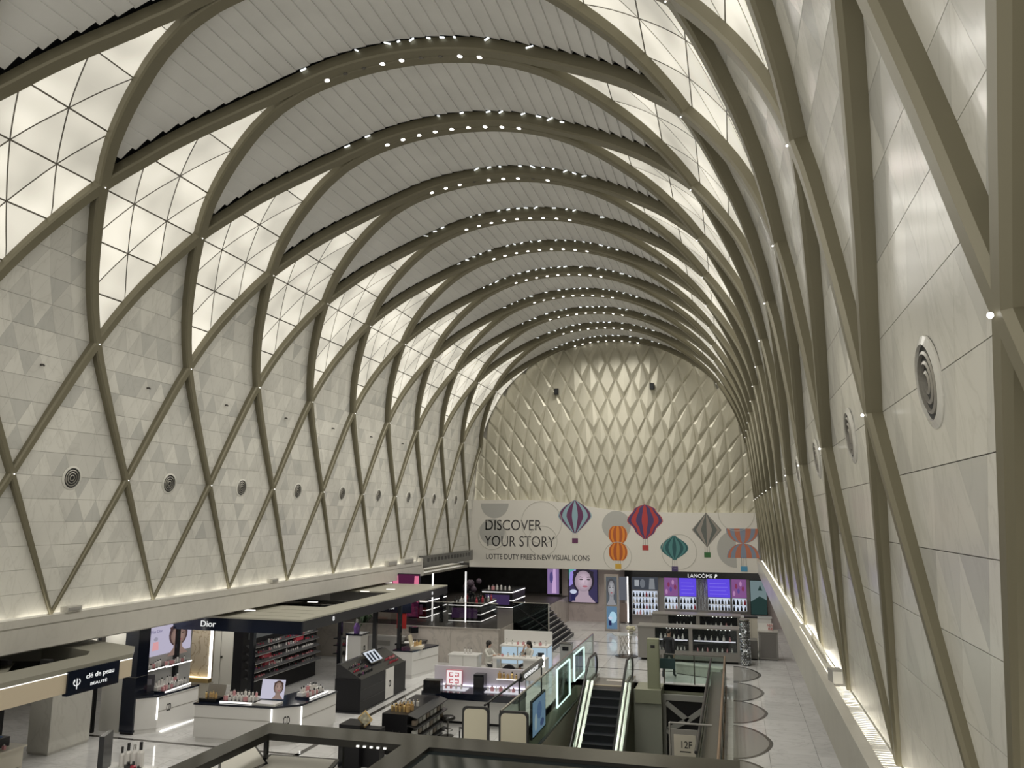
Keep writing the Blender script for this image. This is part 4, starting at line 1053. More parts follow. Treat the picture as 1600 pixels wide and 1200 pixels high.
# ------------------------------------------------------------------ low island kiosk with back panel, left of the opening
t = thing('perfume_island', 'low island with a white back panel, dark top and white body left of the escalator', 'counter', (-.8, 8.4, 0))
B(-2.1, .68, 8.0, 8.9, .08, .74).build('body', WHITE, t); B(-2.05, .64, 8.05, 8.85, 0, .08).build('plinth', BLACKM, t)
B(-2.2, .74, 7.7, 8.75, .74, .93).build('dark_top', NAVY, t)
bp = B(-2.2, .7, 8.78, 8.86, .93, 1.47).build('back_panel', mat('lilac_white', (.66, .63, .70), .3), t)
B(-2.2, .7, 8.72, 8.78, .935, .95).build('panel_light', glow('lilac_led', (.9, .85, 1), 2.5), t)
B(-1.95, -.95, 8.0, 8.4, .93, .955).build('white_shelf', glow('lit_shelf', (.95, .93, 1), .75), t); B(-.35, .68, 8.0, 8.4, .93, .955).build('white_shelf', MC['lit_shelf'], t)
sh = B(-.15, .6, 8.6, 8.78, 1.2, 1.22).build('upper_shelf', BEIGE, t); B(-.15, .6, 8.595, 8.6, 1.2, 1.22).build('shelf_light', LED, sh)
t = thing('logo_light_box', 'small pink-edged light box with a square four-part emblem on the island', 'light box', (-1.45, 8.5, .955))
B(-1.72, -1.2, 8.5, 8.56, .956, 1.42).build('housing', mat('pink_edge', (.75, .30, .36), .4), t); B(-1.70, -1.22, 8.49, 8.5, .98, 1.40).build('face', glow('pink_white', (1, .92, .92), .95), t)
fg = Fr((-1.46, 8.49, 1.19), (1, 0, 0)); RG = glow('emblem_red', (.72, .10, .14), .7)
for sx in (-1, 1):
    for sz in (-1, 1):
        for q in ((.03, .15, .13, .155), (.13, .155, .05, .155), (.03, .15, .03, .055), (.03, .055, .03, .09), (.08, .15, .07, .09)):
            a0, a1 = sorted((sx*q[0], sx*q[1])); b0, b1 = sorted((sz*q[2], sz*q[3])); fg.rect(a0, a1, b0, b1, 0, .004, 'emblem_bar', RG, t)
t = thing('tester_tower', 'slim black tester tower on the low island', 'display stand', (-.62, 8.45, .955)); B(-.78, -.46, 8.3, 8.62, .93, 1.36).build('tower', BLACK, t); B(-.76, -.48, 8.29, 8.3, 1.0, 1.3).build('face', CHAR, t)
goods('pale', [(-1.9+.16*i, 8.12, .956) for i in range(6)], 'bottle on the left lit shelf of the low island', 'bottles on the low island')
goods('pale', [(-.28+.13*i, 8.15, .956) for i in range(7)], 'bottle on the right lit shelf of the low island', 'bottles on the low island')
goods('gold', [(-.08+.13*i, 8.68, 1.221) for i in range(5)], 'amber bottle on the upper shelf of the low island', 'bottles on the low island')
# edge beam with lettering on the railing side
t = thing('kiosk_rail', 'black rail beam carrying a white-lettered name board above the glass railing', 'sign', (.9, 7, 1.2))
MB().tube([(.78, 4.4, 1.42), (.9, 10.3, 1.50)], .03, 6).build('beam', BLACKM, t)
B(.84, .92, 7.55, 10.2, 1.38, 1.60).build('name_board', BLACK, t); text('GIVENCHY', Fr((.92, 7.7, 1.38), (0, 1, 0)), .05, .055, .11, WHT, t, width=1.7)
for y in (4.5, 7.5, 10.25): B(.82, .86, y, y+.04, 0, 1.45).build('post', BLACKM, t)
B(.86, .90, 10.3, 10.42, 1.3, 1.66).build('light_post', LED, t)
# black product gondola, easel card and stool
t = thing('product_gondola', 'black gondola with slanting shelves of boxed goods on its right side', 'display unit', (-1.5, 5.6, 0))
B(-2.05, -1.35, 4.6, 6.9, .05, 1.0).build('body', BLACKM, t); B(-2.0, -1.2, 4.65, 6.85, 0, .05).build('plinth', BLACK, t)
for k, z in enumerate((.2, .45, .7, .95)):
    sh = MB().extr([(-1.35, 4.6, z+.04), (-1.08, 4.6, z-.04), (-1.08, 4.6, z-.02), (-1.35, 4.6, z+.06)], (0, 2.3, 0)).build('slanted_shelf', CHAR, t)
MB().obox((-1.55, 6.95, 1.25), (.5, .3, .35), rz=.1).build('header_block', BLACK, t)
emb = Fr((-1.95, 4.598, .5), (1, 0, 0))
for q in (.2, .38): emb.rect(q, q+.01, 0, .1, 0, .004, 'handle_mark', STEEL, t)
GB = [mat('box_grey', (.33, .33, .31), .4), mat('box_silver', (.5, .5, .47), .35), mat('box_brown', (.20, .16, .12), .4)]
bxm = [MB().box(-.05, .05, -.09, .09, 0, .12).mesh('boxed_product', m, (0, 0, 0)) for m in GB]
for k, z in enumerate((.2, .45, .7)):
    for i in range(8):
        o = link('boxed_product', bxm[(i*7+k) % 3], (-1.21, 4.78+i*.27, z+.03)); tag(o, 'boxed product on the black gondola, %s shelf, %s from the near end' % (['bottom', 'middle', 'top'][k], ORDW[i]), 'box', 'boxed goods on the gondola')
goods('gold', [(-1.9+.11*(i % 5), 4.9+.25*(i//5), 1.0) for i in range(10)], 'small bottle on top of the black gondola', 'bottles on the gondola')
goods('pale', [(-1.95+.12*i, 5.6, 1.0) for i in range(5)], 'pale bottle on top of the black gondola', 'bottles on the gondola')
t = thing('easel_card', 'small gold-framed picture card leaning beside a black box near the gondola', 'card', (-1.9, 3.6, 0))
B(-2.6, -2.05, 3.3, 3.9, 0, 1.0).build('black_box', BLACKM, t)
sl = Fr((-2.02, 3.55, .9), (.72, -.1, .69), (-.69, 0, .72)); sl.rect(0, .3, 0, .3, 0, .02, 'frame', GOLD, t); sl.rect(.03, .27, .03, .27, .02, .004, 'picture', mat('card_pic', (.45, .42, .32), .5, var=.5, vscale=12), t)
B(-2.05, -1.6, 3.5, 3.8, 0, .9).build('pedestal', BLACKM, t)
t = thing('bar_stool', 'round black bar stool with a foot ring between the gondola and the beige panels', 'stool', (-1.0, 6.7, 0))
MB().lathe([(.19, .44), (.21, .46), (.21, .50), (.17, .53), (.01, .53)], (-1.0, 6.7, 0), 18).build('seat', mat('black_leather', (.012, .011, .01), .25), t, smooth=True)
MB().cyl((-1.0, 6.7, .02), (-1.0, 6.7, .45), .025).build('column', STEELD, t); MB().lathe([(.17, 0), (.16, .02), (.03, .03)], (-1.0, 6.7, 0), 16).build('base', STEELD, t)
MB().tube([(-1.0+.13*cos(a), 6.7+.13*sin(a), .16) for a in [2*pi*i/16 for i in range(17)]], .01, 6).build('foot_ring', STEELD, t)
# two beige upright panels
def up_panel(x0, x1, y, z0, z1, label, words):
    t = thing('information_panel', label, 'panel', ((x0+x1)/2, y, 0)); f = Fr((x0, y, z0), (1, .08, 0)); w_ = x1-x0; h = z1-z0; r = .1
    def rr(d): return [(d, d), (w_-d, d), (w_-d, h-r-d)]+[(w_-r-d+r*cos(a), h-r-d+r*sin(a)) for a in (radians(30), radians(60))]+[(w_-r-d, h-d), (r+d, h-d)]+[(r+d+r*cos(a), h-r-d+r*sin(a)) for a in (radians(120), radians(150))]+[(d, h-r-d)]
    f.poly(rr(0), 0, .07, 'frame', CHAR, t); f.poly(rr(.05), .07, .012, 'panel', mat('lit_beige', (.62, .58, .45), .35, emit=.06), t)
    f.rect(w_*.33, w_*.67, .135, .185, .083, .002, 'print_line', GREYP, t); f.rect(w_*.2, w_*.8, .075, .095, .083, .002, 'small_print', GREYP, t)
    B(x0+.05, x0+.1, y-.03, y+.05, 0, z0+.05).build('leg', STEELD, t); B(x1-.1, x1-.05, y-.03, y+.05, 0, z0+.05).build('leg', STEELD, t)
up_panel(.38, 1.05, 3.9, .48, 1.5, 'left of two beige rounded upright panels by the railing', 'FLOOR')
up_panel(1.36, 2.07, 3.7, .42, 1.5, 'right of two beige rounded upright panels by the railing', 'ESCALATOR')
MB_ = thing('bent_handrail', 'thin dark bent handrail beside the left beige panel', 'handrail', (.2, 4.2, 0)); MB().tube([(.1, 4.5, 0), (.1, 4.5, .75), (.2, 4.2, .9), (.36, 4.0, .95)], .02, 6).build('rail', BLACKM, MB_)

# ------------------------------------------------------------------ consultation desks behind the island
t = thing('consultation_desk', 'white consultation desk with white chair-back recess behind the island', 'desk', (-.7, 14.3, 0))
B(-1.9, .1, 14.0, 14.6, .82, .88).build('worktop', WHITE, t); B(-1.9, -1.75, 14.05, 14.55, 0, .82).build('side_panel', WHITE, t); B(-.05, .1, 14.05, 14.55, 0, .82).build('side_panel', WHITE, t); B(-.75, -.05, 14.1, 14.16, .1, .8).build('front_panel', WHITE, t)
goods('pale', [(-1.6+.22*i, 14.3, .881) for i in range(7)], 'small item on the white consultation desk', 'items on the desk', .8)
t = thing('storage_cabinet', 'low white cabinet left of the seated woman', 'cabinet', (-3, 14, 0)); B(-3.55, -2.45, 13.85, 14.4, .05, .9).build('body', WHITE, t); B(-3.58, -2.42, 13.82, 14.43, .9, .94).build('top', WHITE, t); B(-3.5, -2.5, 13.9, 14.35, 0, .05).build('plinth', GREYP, t); B(-3.0, -2.99, 13.84, 13.85, .1, .88).build('door_seam', JOINT, t)
goods('pale', [(-3.0+.12*i, 14.1, .941) for i in range(3)], 'item on the low white cabinet', 'items on the cabinet')
t = thing('tub_chair', 'black rounded chair back tucked under the white consultation desk', 'chair', (-1.15, 13.6, 0))
MB().extr([(-1.45+.3*(1-cos(a))-.0, 13.55, .35+.38*sin(a)) for a in [pi*i/12 for i in range(13)]], (0, .1, 0)).build('backrest', BLACKM, t); MB().lathe([(.25, .40), (.26, .45), (.01, .47)], (-1.15, 13.8, 0), 14).build('seat', BLACKM, t); MB().cyl((-1.15, 13.8, 0), (-1.15, 13.8, .4), .03).build('column', STEELD, t); MB().lathe([(.24, 0), (.03, .05)], (-1.15, 13.8, 0), 12).build('base', STEELD, t)
t = thing('glass_showcase', 'white showcase table with blue-lit glass front and tall white backboard', 'showcase', (-1.3, 17, 0))
B(-2.3, -.35, 16.35, 17.2, .9, .95).build('top', WHITE, t); B(-2.25, -.4, 16.42, 16.46, .25, .88).build('lit_front', glow('ice_blue', (.55, .72, .85), .75), t); B(-2.25, -.4, 16.46, 17.1, .1, .9).build('body', WHITE, t); B(-2.35, -.35, 17.2, 17.28, 0, 1.42).build('backboard', WHITE, t)
B(-.36, -.34, 16.38, 17.1, .1, .9).build('side_glass', MC['ice_blue'], t); B(-2.2, -.45, 16.5, 17.0, 0, .1).build('plinth', GREYP, t)
for x in (-2.28, -1.6, -.4): B(x, x+.04, 16.40, 16.44, .1, .9).build('mullion', STEEL, t)
for x in (-1.45, -.75): B(x, x+.25, 16.405, 16.42, .5, .72).build('showcase_print', CHAR, t)
goods('pale', [(-2.1+.23*i, 16.7, .951) for i in range(8)], 'bottle on the white showcase table', 'bottles on the showcase')
t = thing('waste_bin', 'small grey box with a black opening near the showcase', 'bin', (.15, 17.5, 0)); B(-.05, .4, 17.3, 17.7, 0, .95).build('body', GREYP, t); B(.05, .3, 17.29, 17.3, .7, .85).build('opening', BLACK, t); B(-.07, .42, 17.28, 17.72, .95, .98).build('lid', STEELD, t)
# ------------------------------------------------------------------ banner board closing the lower end wall
YB = 30.45
bt = thing('printed_banner', 'wide cream banner wall printed with coloured balloons and lettering at the end of the hall', 'banner', (0, YB, 3.05))
topc = [(-8.28, 6.93), (-5.7, 6.95), (-4.4, 6.93), (-3.4, 6.88), (-2.4, 6.77), (-1.2, 6.58), (-.2, 6.43), (.7, 6.33), (2, 6.27), (4, 6.25), (8.1, 6.25)]
BANM = mat('banner_cream', (.68, .655, .60), .55)
poly = [(-8.28, 3.04), (8.1, 3.04)]+topc[::-1]
fr = Fr((0, YB, 0), (1, 0, 0))
fr.poly(poly, -.12, .12, 'board', BANM, bt)
INK = mat('banner_ink', (.05, .045, .045), .6); RINGM = mat('banner_ring', (.50, .485, .44), .6); DISC = mat('banner_disc', (.42, .415, .39), .6)
BH = (0.0522984382, -0.000748184576, -49.0836713, 0.00207550018, -0.0503123776, 47.2138716, 0.000299379799, 0.000178446925)
def atb(u, v):                                     # layout grid of the print -> metres on the banner face
    d = BH[6]*u+BH[7]*v+1; return (BH[0]*u+BH[1]*v+BH[2])/d, (BH[3]*u+BH[4]*v+BH[5])/d
a, b = atb(757, 828); text('DISCOVER', fr, a, b, .60, INK, bt, width=3.42, c=.001, ext=.003)
a, b = atb(757, 853); text('YOUR STORY', fr, a, b, .60, INK, bt, width=4.25, c=.001, ext=.003)
a, b = atb(759, 873); text("LOTTE DUTY FREE'S NEW VISUAL ICONS", fr, a, b, .29, INK, bt, width=6.15, c=.001, ext=.003, weight=.012)
def rg(u, v, r, m=RINGM, w_=.03, a0=0., a1=2*pi):
    a, b = atb(u, v); MB().tube([fr.p(a+r*cos(q), b+r*sin(q), .004) for q in [a0+(a1-a0)*i/36 for i in range(37)]], w_*.5, 5).build('printed_ring', m, bt)
def disc(u, v, r, a0=0., a1=2*pi):
    a, b = atb(u, v); fr.poly(ell(a, b, r, r, 30, a0, a1), .0, .004, 'printed_disc', DISC, bt)
a, b = atb(773, 784); fr.poly(ell(a, b-.1, .86, .86, 24, pi, 2*pi), 0, .004, 'printed_disc', DISC, bt)
disc(769, 831, .78); rg(769, 835, .86); rg(846, 816, 1.2); rg(848, 845, .85); disc(963, 821, .82); rg(965, 869, .78); rg(1061, 862, .95); rg(1150, 802, .95, a0=pi, a1=2*pi)
a, b = atb(1150, 858); fr.poly(ell(a, b, 1.0, 1.0, 20, pi/2, 1.5*pi), 0, .004, 'printed_disc', DISC, bt)
def balloon(u, v0, v1, prof, cols, basket, bc, n=9, w_=1.):
    """stripes bulge with the outline; prof(t) gives the half width at height t (0 top, 1 bottom)"""
    cx, z0 = atb(u, v0); _, z1 = atb(u, v1); h = z0-z1
    for i in range(n):
        q0 = sin(-pi/2+pi*i/n); q1 = sin(-pi/2+pi*(i+1)/n); T = [k/16 for k in range(17)]
        pts = [(cx+q0*prof(t)*w_, z0-h*t) for t in T]+[(cx+q1*prof(t)*w_, z0-h*t) for t in T[::-1]]
        mb = MB(); k = len(T)
        mb.v = [fr.p(x, z, .006) for x, z in pts]; mb.f = [(j, j+1, 2*k-2-j, 2*k-1-j) for j in range(k-1)]; mb.mi = [0]*(k-1)
        mb.build('balloon_stripe', cols[i % len(cols)], bt)
    if basket is None: return
    zb = basket; cxb, zt = atb(u, zb)
    fr.rect(cx-.17, cx+.17, zt-.27, zt, .004, .012, 'basket', bc, bt)
    for q in (-.12, 0, .12): MB().tube([fr.p(cx+q, zt, .006), fr.p(cx+q, z1+.05, .006)], .008, 4).build('basket_rope', INK, bt)
def C(n, *c): return mat('print_'+n, c, .6)
LB, PL, OR, BR, RD, NV, TL, DT, GY, GR = C('lightblue', .26, .40, .46), C('plum2', .13, .035, .10), C('orange', .72, .24, .03), C('rust', .42, .10, .03), C('red', .42, .045, .045), C('navy', .07, .045, .14), C('teal', .07, .22, .22), C('dteal', .02, .09, .10), C('taupe', .30, .27, .24), C('dgrey', .12, .13, .12)
SA = C('steelblue', .22, .26, .34); SO = C('salmon', .48, .17, .10); YL = C('yellow', .62, .38, .05); GN = C('green', .04, .14, .045); BL = C('blue', .08, .30, .50)
def diamond(t): return 1-abs(t-.45)/.55*(1.0) if t > .45 else max(0, sin(t/.45*pi/2))
balloon(898, 781, 833, lambda t: (sin(min(t/.5, 1)*pi/2)**.9 if t < .5 else max(.10, 1-((t-.5)/.5)**1.25*.9)), [LB, PL], 841, PL, 9, .98)
balloon(965, 822, 876, lambda t: .56+.44*abs(cos(t*2*pi))*0+(.0 if False else 0) if False else max(.05, (1-((abs(t-.25) if t < .5 else abs(t-.75))/.29)**2.2)**.5 if (abs(t-.25) if t < .5 else abs(t-.75)) < .285 else .25), [OR, BR], 881, YL, 9, .53)
balloon(1007, 788, 842, lambda t: (.62*sin(min(t/.16, 1)*pi/2) if t < .2 else (.62+.38*sin((t-.2)/.28*pi/2) if t < .48 else (1-.42*sin((t-.48)/.27*pi/2)**2 if t < .75 else .58*max(.2, cos((t-.75)/.25*pi/2))))), [OR if False else RD, NV], 852, RD, 9, 1.0)
balloon(1053, 837, 875, lambda t: max(.12, sin(pi*min(max(t, .02), .97))), [TL, DT], 885, NV, 11, .76)
balloon(1103, 801, 855, lambda t: max(.02, 1-abs(t-.5)/.5), [TL if False else GY, GR], 863, GN, 8, .80)
a, b = atb(1160, 826)
balloon(1160, 826, 849, lambda t: max(.03, sqrt(max(0, 1-t*t))), [SA, SO], None, BL, 9, .87)
balloon(1161, 849, 872, lambda t: max(.03, sqrt(max(0, 1-(1-t)**2))), [SA, SO], 885, BL, 9, .87)

# ------------------------------------------------------------------ header over the far-left shop and the raised dark shop
hd = struct('trim_header_left', 'dark glossy header over the far left shop', (-8.1, 26, 3.5))
B(-8.25, -8.02, 22.4, 30.3, 3.45, 4.03).build('header', mat('header_dark', (.10, .10, .095), .15), hd); B(-8.25, -8.02, 22.2, 22.5, 3.1, 3.95).build('header', BEAMM, hd)
for k in range(14): B(-8.02, -8.01, 23.0+k*.5, 23.25+k*.5, 3.72, 3.9).build('header_slot', BLACK, hd)
pf = struct('floor_platform', 'raised marble platform of the dark shop', (-7, 24, 0))
B(-13.5, -2.6, 17.2, 33.4, 0, 1.40).build('platform', marble('platform_marble', (.50, .46, .42), (.34, .31, .29), .2, .7), pf)
B(-13.5, -2.55, 17.15, 17.25, 1.40, 1.44).build('coping', mat('coping', (.40, .37, .34), .3), pf)
B(-13.5, -2.62, 17.35, 33.2, 1.40, 1.415).build('dark_carpet', mat('carpet_dark', (.045, .038, .034), .5), pf)
for k in range(3): B(-9.5+k*2.4, -9.49+k*2.4, 17.195, 17.2, 0, 1.4).build('joint', JOINT, pf)
st = thing('stairs', 'dark stairs with pale nosing strips rising left onto the platform', 'stairs', (-1.9, 22.5, 0))
for k in range(8):
    x1 = -1.2-k*.175; z = (k+1)*.175
    s_ = B(-2.6, x1, 19.6, 26.2, z-.175, z).build('step', BLACKM, st); B(x1-.025, x1+.004, 19.6, 26.2, z-.012, z+.003).build('nosing', mat('nosing', (.55, .55, .53), .4), s_)
sg = thing('stair_guard', 'smoked glass guard with diagonal rail in front of the stairs', 'railing', (-1.9, 19.5, 0))
MB().extr([(-2.62, 19.5, .2), (-1.0, 19.5, .2), (-1.0, 19.5, 2.25), (-2.62, 19.5, 2.25)], (0, .03, 0)).build('glass_pane', GLASSD, sg)
MB().tube([(-2.6, 19.48, 2.2), (-1.05, 19.48, 1.2)], .025, 6).build('rail', BLACK, sg); MB().tube([(-2.62, 19.5, 2.27), (-1.0, 19.5, 2.27)], .02, 6).build('top_rail', STEEL, sg); B(-1.03, -.98, 19.49, 19.54, 0, 2.27).build('post', STEEL, sg); B(-2.64, -1.0, 19.49, 19.54, 0, .2).build('shoe', STEELD, sg)
pg = thing('platform_glass', 'smoked glass balustrade along the front of the raised dark shop', 'railing', (-5, 17.2, 1.44))
for k in range(4):
    B(-8.2+k*1.4, -6.86+k*1.4, 17.19, 17.21, 1.44, 2.42).build('glass_pane', glass('platform_glass', (.62, .62, .62), .12), pg)
MB().tube([(-8.2, 17.2, 2.44), (-2.62, 17.2, 2.44)], .015, 6).build('top_rail', STEEL, pg)
# inside the dark shop
tag(B(-13.5, -3.0, 33.2, 33.4, 1.4, 3.3).build('wall_dark_shop', mat('dark_wall', (.02, .019, .02), .3, var=.5, vscale=2)), 'black back wall of the raised shop', None, None, 'structure')
tag(B(-13.5, -3.0, 30.7, 33.4, 3.15, 3.25).build('ceiling_dark_shop', mat('dark_ceiling', (.03, .028, .027), .3)), 'dark ceiling of the raised shop', None, None, 'structure')
LINE = glow('strip_led', (1, .97, .92), 2.4)
def dark_counter(label, x0, x1, y0, y1, h, k):
    t = thing('lit_counter', label, 'counter', ((x0+x1)/2, (y0+y1)/2, 1.4), 'light-edged counters of the dark shop'); z = 1.4
    B(x0, x1, y0, y1, z+.05, z+h).build('body', BLACKM, t); B(x0-.03, x1+.03, y0-.03, y1+.03, z+h, z+h+.04).build('worktop', BLACK, t)
    for zz in (z+.06, z+h-.06, z+h*.45):
        B(x1, x1+.015, y0, y1, zz, zz+.035).build('light_strip', LINE, t); B(x0, x1, y0-.015, y0, zz, zz+.03).build('light_strip', LINE if zz > z+h*.8 else MC['led_soft'], t)
    B(x0+.15, x1-.15, y0-.02, y0-.012, z+.2, z+h*.8).build('dark_picture', glow('dim_purple%d' % k, ((.10, .05, .12), (.12, .06, .10), (.08, .05, .14))[k % 3], .6), t)
    return t
dark_counter('light-edged black counter at the centre of the raised shop', -5.4, -3.9, 18.9, 21.2, .78, 0)
dark_counter('light-edged black counter at the left of the raised shop', -8.4, -6.7, 19.5, 22.2, .8, 1)
dark_counter('light-edged black counter at the back right of the raised shop', -5.6, -4.0, 24.5, 27.0, .85, 2)
for i in range(3): far_goods('dark', [(-5.2+.5*i+.03*j, 19.2+j*.35, 2.221) for j in range(6)], sc=1.4)
for i in range(2): far_goods('dark', [(-8.1+.7*i, 19.8+j*.4, 2.241) for j in range(5)], sc=1.5)
goods('pale', [(-5.4+.22*j, 25.0, 2.291) for j in range(6)], 'bottle on the back right lit counter', 'bottles in the dark shop', 1.5)
t = thing('flower_arrangement', 'dark flower arrangement on the central counter of the raised shop', 'flowers', (-4.9, 20.6, 2.22))
MB().lathe([(.12, 2.22), (.16, 2.5), (.12, 2.56)], (-4.9, 20.6, 0), 12).build('vase', BLACK, t)
for k in range(14): MB().ball((-4.9+random.uniform(-.3, .3), 20.6+random.uniform(-.3, .3), 2.75+random.uniform(-.15, .3)), .13, n=7, m=5).build('bloom', mat('dark_bloom', (.06, .04, .06), .7), t)
def glowing_edge(x, y, z0, z1, label):
    t = thing('glowing_edge', label, 'light', (x, y, z0), 'glowing edges of the dark shop'); B(x-.025, x+.025, y-.02, y+.02, z0, z1).build('tube', LINE, t); B(x-.035, x+.035, y+.02, y+.05, z0, z1).build('channel', BLACK, t)  # glowing strip put in for a bright vertical edge
glowing_edge(-6.05, 18.6, 1.45, 3.5, 'tall glowing vertical edge at the left of the dark shop'); glowing_edge(-4.55, 18.7, 1.45, 3.6, 'glowing vertical edge above the central counter of the dark shop')
for k, (x0, x1, z0, z1, y, ttl) in enumerate(((-8.3, -6.95, 1.45, 3.4, 19.3, 'pink-lit advert screen at the left of the raised shop'), (-3.75, -3.0, 1.5, 3.14, 31.2, 'narrow purple advert screen at the right back of the raised shop'))):
    t = thing('advert_screen', ttl, 'screen', ((x0+x1)/2, y, z0)); f = Fr((x0, y, z0), (1, 0, 0)); w_, h = x1-x0, z1-z0
    f.rect(0, w_, 0, h, -.06, .06, 'housing', BLACK, t); p_ = f.rect(.03, w_-.03, .05, h-.03, 0, .01, 'picture', glow(['scr_plum', 'scr_violet'][k], [(.10, .02, .06), (.30, .20, .42)][k], .8), t)
    pk = glow(['scr_pink', 'scr_lilac'][k], [(.85, .22, .36), (.62, .42, .70)][k], .9)
    if k == 0:
        f.poly([(.04, h*.35), (w_*.28, h*.4), (w_*.22, h*.95), (.04, h*.95)], .012, .004, 'picture_glow', pk, p_); f.poly([(w_*.78, h*.4), (w_*.97, h*.35), (w_*.97, h*.95), (w_*.82, h*.95)], .012, .004, 'picture_glow', pk, p_)
        f.rect(w_*.25, w_*.72, h*.33, h*.5, .014, .004, 'picture_card', glow('scr_card', (.62, .66, .85), .9), p_); f.poly([(.05, .1), (w_*.9, .1), (w_*.8, h*.32), (.05, h*.34)], .012, .003, 'picture_dark', glow('scr_wine', (.25, .03, .10), .7), p_)
    else:
        f.poly([(w_*.4, .1), (w_*.75, .1), (w_*.7, h*.9), (w_*.5, h*.95)], .012, .004, 'picture_glow', pk, p_); f.poly(ell(w_*.35, h*.6, w_*.14, h*.2, 14), .014, .004, 'picture_shape', glow('scr_deep', (.10, .08, .25), .8), p_)

# ------------------------------------------------------------------ far wall: lit portrait, advert column, store front
tag(B(-3.0, 12, 31.9, 32.1, 0, 3.4).build('wall_far', marble('rosy_marble', (.50, .43, .42), (.36, .31, .31), .15, .6)), 'rosy marble wall behind the end of the hall', None, None, 'structure')
tag(B(-3.2, 12, 30.6, 32, 3.15, 3.25).build('ceiling_far', SOFF), 'low ceiling behind the banner', None, None, 'structure')
t = thing('portrait_light_box', 'large lit portrait advert of a dark-haired woman on the far marble wall', 'light box', (-1.7, 31.8, 1.05))
f = Fr((-2.6, 31.8, 1.05), (1, 0, 0)); f.rect(0, 1.75, 0, 2.08, -.08, .08, 'housing', BLACK, t); p_ = f.rect(.04, 1.71, .04, 2.04, 0, .01, 'picture', glow('pic_night', (.06, .05, .12), .8), t)
f.poly([(.04, 1.3), (.5, 1.3), (.4, 2.04), (.04, 2.04)], .012, .002, 'picture_shape', glow('pic_green', (.15, .5, .45), .8), p_)
f.poly([(.04, .9), (.5, 1.2), (.45, 1.9), (.1, 1.7)], .013, .002, 'picture_shape', glow('pic_violet', (.35, .28, .75), .9), p_)
face_print(Fr(f.p(0, 0, .014), (1, 0, 0)), .12, .02, 1.55, 2.0, p_, (.60, .47, .56), (.03, .025, .035), .95, True, (.42, .14, .18))
fb = Fr(f.p(0, 0, .026), (1, 0, 0)); fb.rect(.18, .42, .1, .5, 0, .003, 'picture_bottle', glow('pic_ink', (.03, .03, .10), .8), p_); fb.poly(ell(.3, .62, .2, .13, 12), 0, .003, 'picture_bow', glow('pic_ice', (.62, .68, .85), .9), p_)
t = thing('advert_column', 'slim steel-framed advert column with two stacked pictures of a woman and a bottle', 'sign', (.45, 28.4, 0))
B(.06, .82, 28.35, 28.6, 0, 2.93).build('frame', mat('taupe_metal', (.40, .36, .33), .3, .5), t); f = Fr((.06, 28.35, 0), (1, 0, 0))
p_ = f.rect(.1, .66, 1.35, 2.82, 0, .01, 'upper_picture', glow('pic_grey', (.13, .15, .17), .7), t); face_print(Fr(f.p(0, 0, .011), (1, 0, 0)), .1, 1.35, .56, 1.4, p_, (.52, .52, .55), (.10, .10, .11), .75)
p_ = f.rect(.1, .66, .12, 1.28, 0, .01, 'lower_picture', glow('pic_sea', (.14, .25, .38), .8), t); f.poly(ell(.44, .72, .2, .3, 16), .012, .003, 'picture_glow', glow('pic_cyan', (.45, .70, .85), .9), p_); f.rect(.22, .36, .3, .55, .016, .003, 'picture_bottle', MC['pic_ink'], p_); f.poly(ell(.3, .68, .12, .07, 10), .016, .003, 'picture_bow', MC['pic_ice'], p_)
# store front
YS = 31.55
t = thing('store_front', 'black-framed store front with white name lettering, violet screens and lit shelves', 'store front', (4.4, YS, 0))
B(.75, 8.2, YS-.12, YS+.2, 2.62, 3.06).build('fascia', BLACK, t); f = Fr((0, YS-.12, 0), (1, 0, 0))
text('LANCÔME', f, 4.28, 2.665, .19, WHT, t, width=1.32); f.poly(ell(5.83, 2.80, .06, .08, 8), 0, .012, 'emblem', WHT, t); f.poly([(5.72, 2.67), (5.78, 2.655), (5.86, 2.80), (5.80, 2.84)], 0, .012, 'emblem', WHT, t)
f = Fr((0, YS, 0), (1, 0, 0))
B(.72, 8.2, YS+.02, YS+.3, 0, 2.66).build('carcass', mat('store_taupe', (.30, .28, .27), .35), t)
f.rect(.88, .94, .1, 2.62, .0, .06, 'light_edge', LED, t); f.rect(.94, 1.12, 0, 2.66, .0, .06, 'black_pier', BLACK, t); f.rect(.4, .85, 1.3, 2.6, 0, .04, 'side_picture', glow('pic_grey2', (.16, .17, .20), .7), t); f.rect(.4, .85, .1, 1.15, 0, .04, 'side_panel', mat('brown_panel', (.25, .20, .18), .4), t)
p_ = f.rect(1.15, 2.62, 1.92, 2.62, .0, .03, 'photo_poster', glow('pic_mono', (.08, .09, .11), .7), t); f.rect(1.3, 1.55, 2.1, 2.45, .032, .003, 'picture_bottle', glow('pic_light', (.50, .53, .56), .7), p_); f.poly([(2.1, 1.95), (2.45, 1.95), (2.4, 2.55), (2.15, 2.55)], .032, .003, 'picture_shape', glow('pic_mid', (.32, .34, .36), .7), p_); f.poly(ell(1.75, 2.25, .15, .25, 12), .032, .003, 'picture_shape', glow('pic_dim', (.22, .24, .27), .7), p_)
SHL = glow('shelf_backlight', (.72, .80, .95), .85)
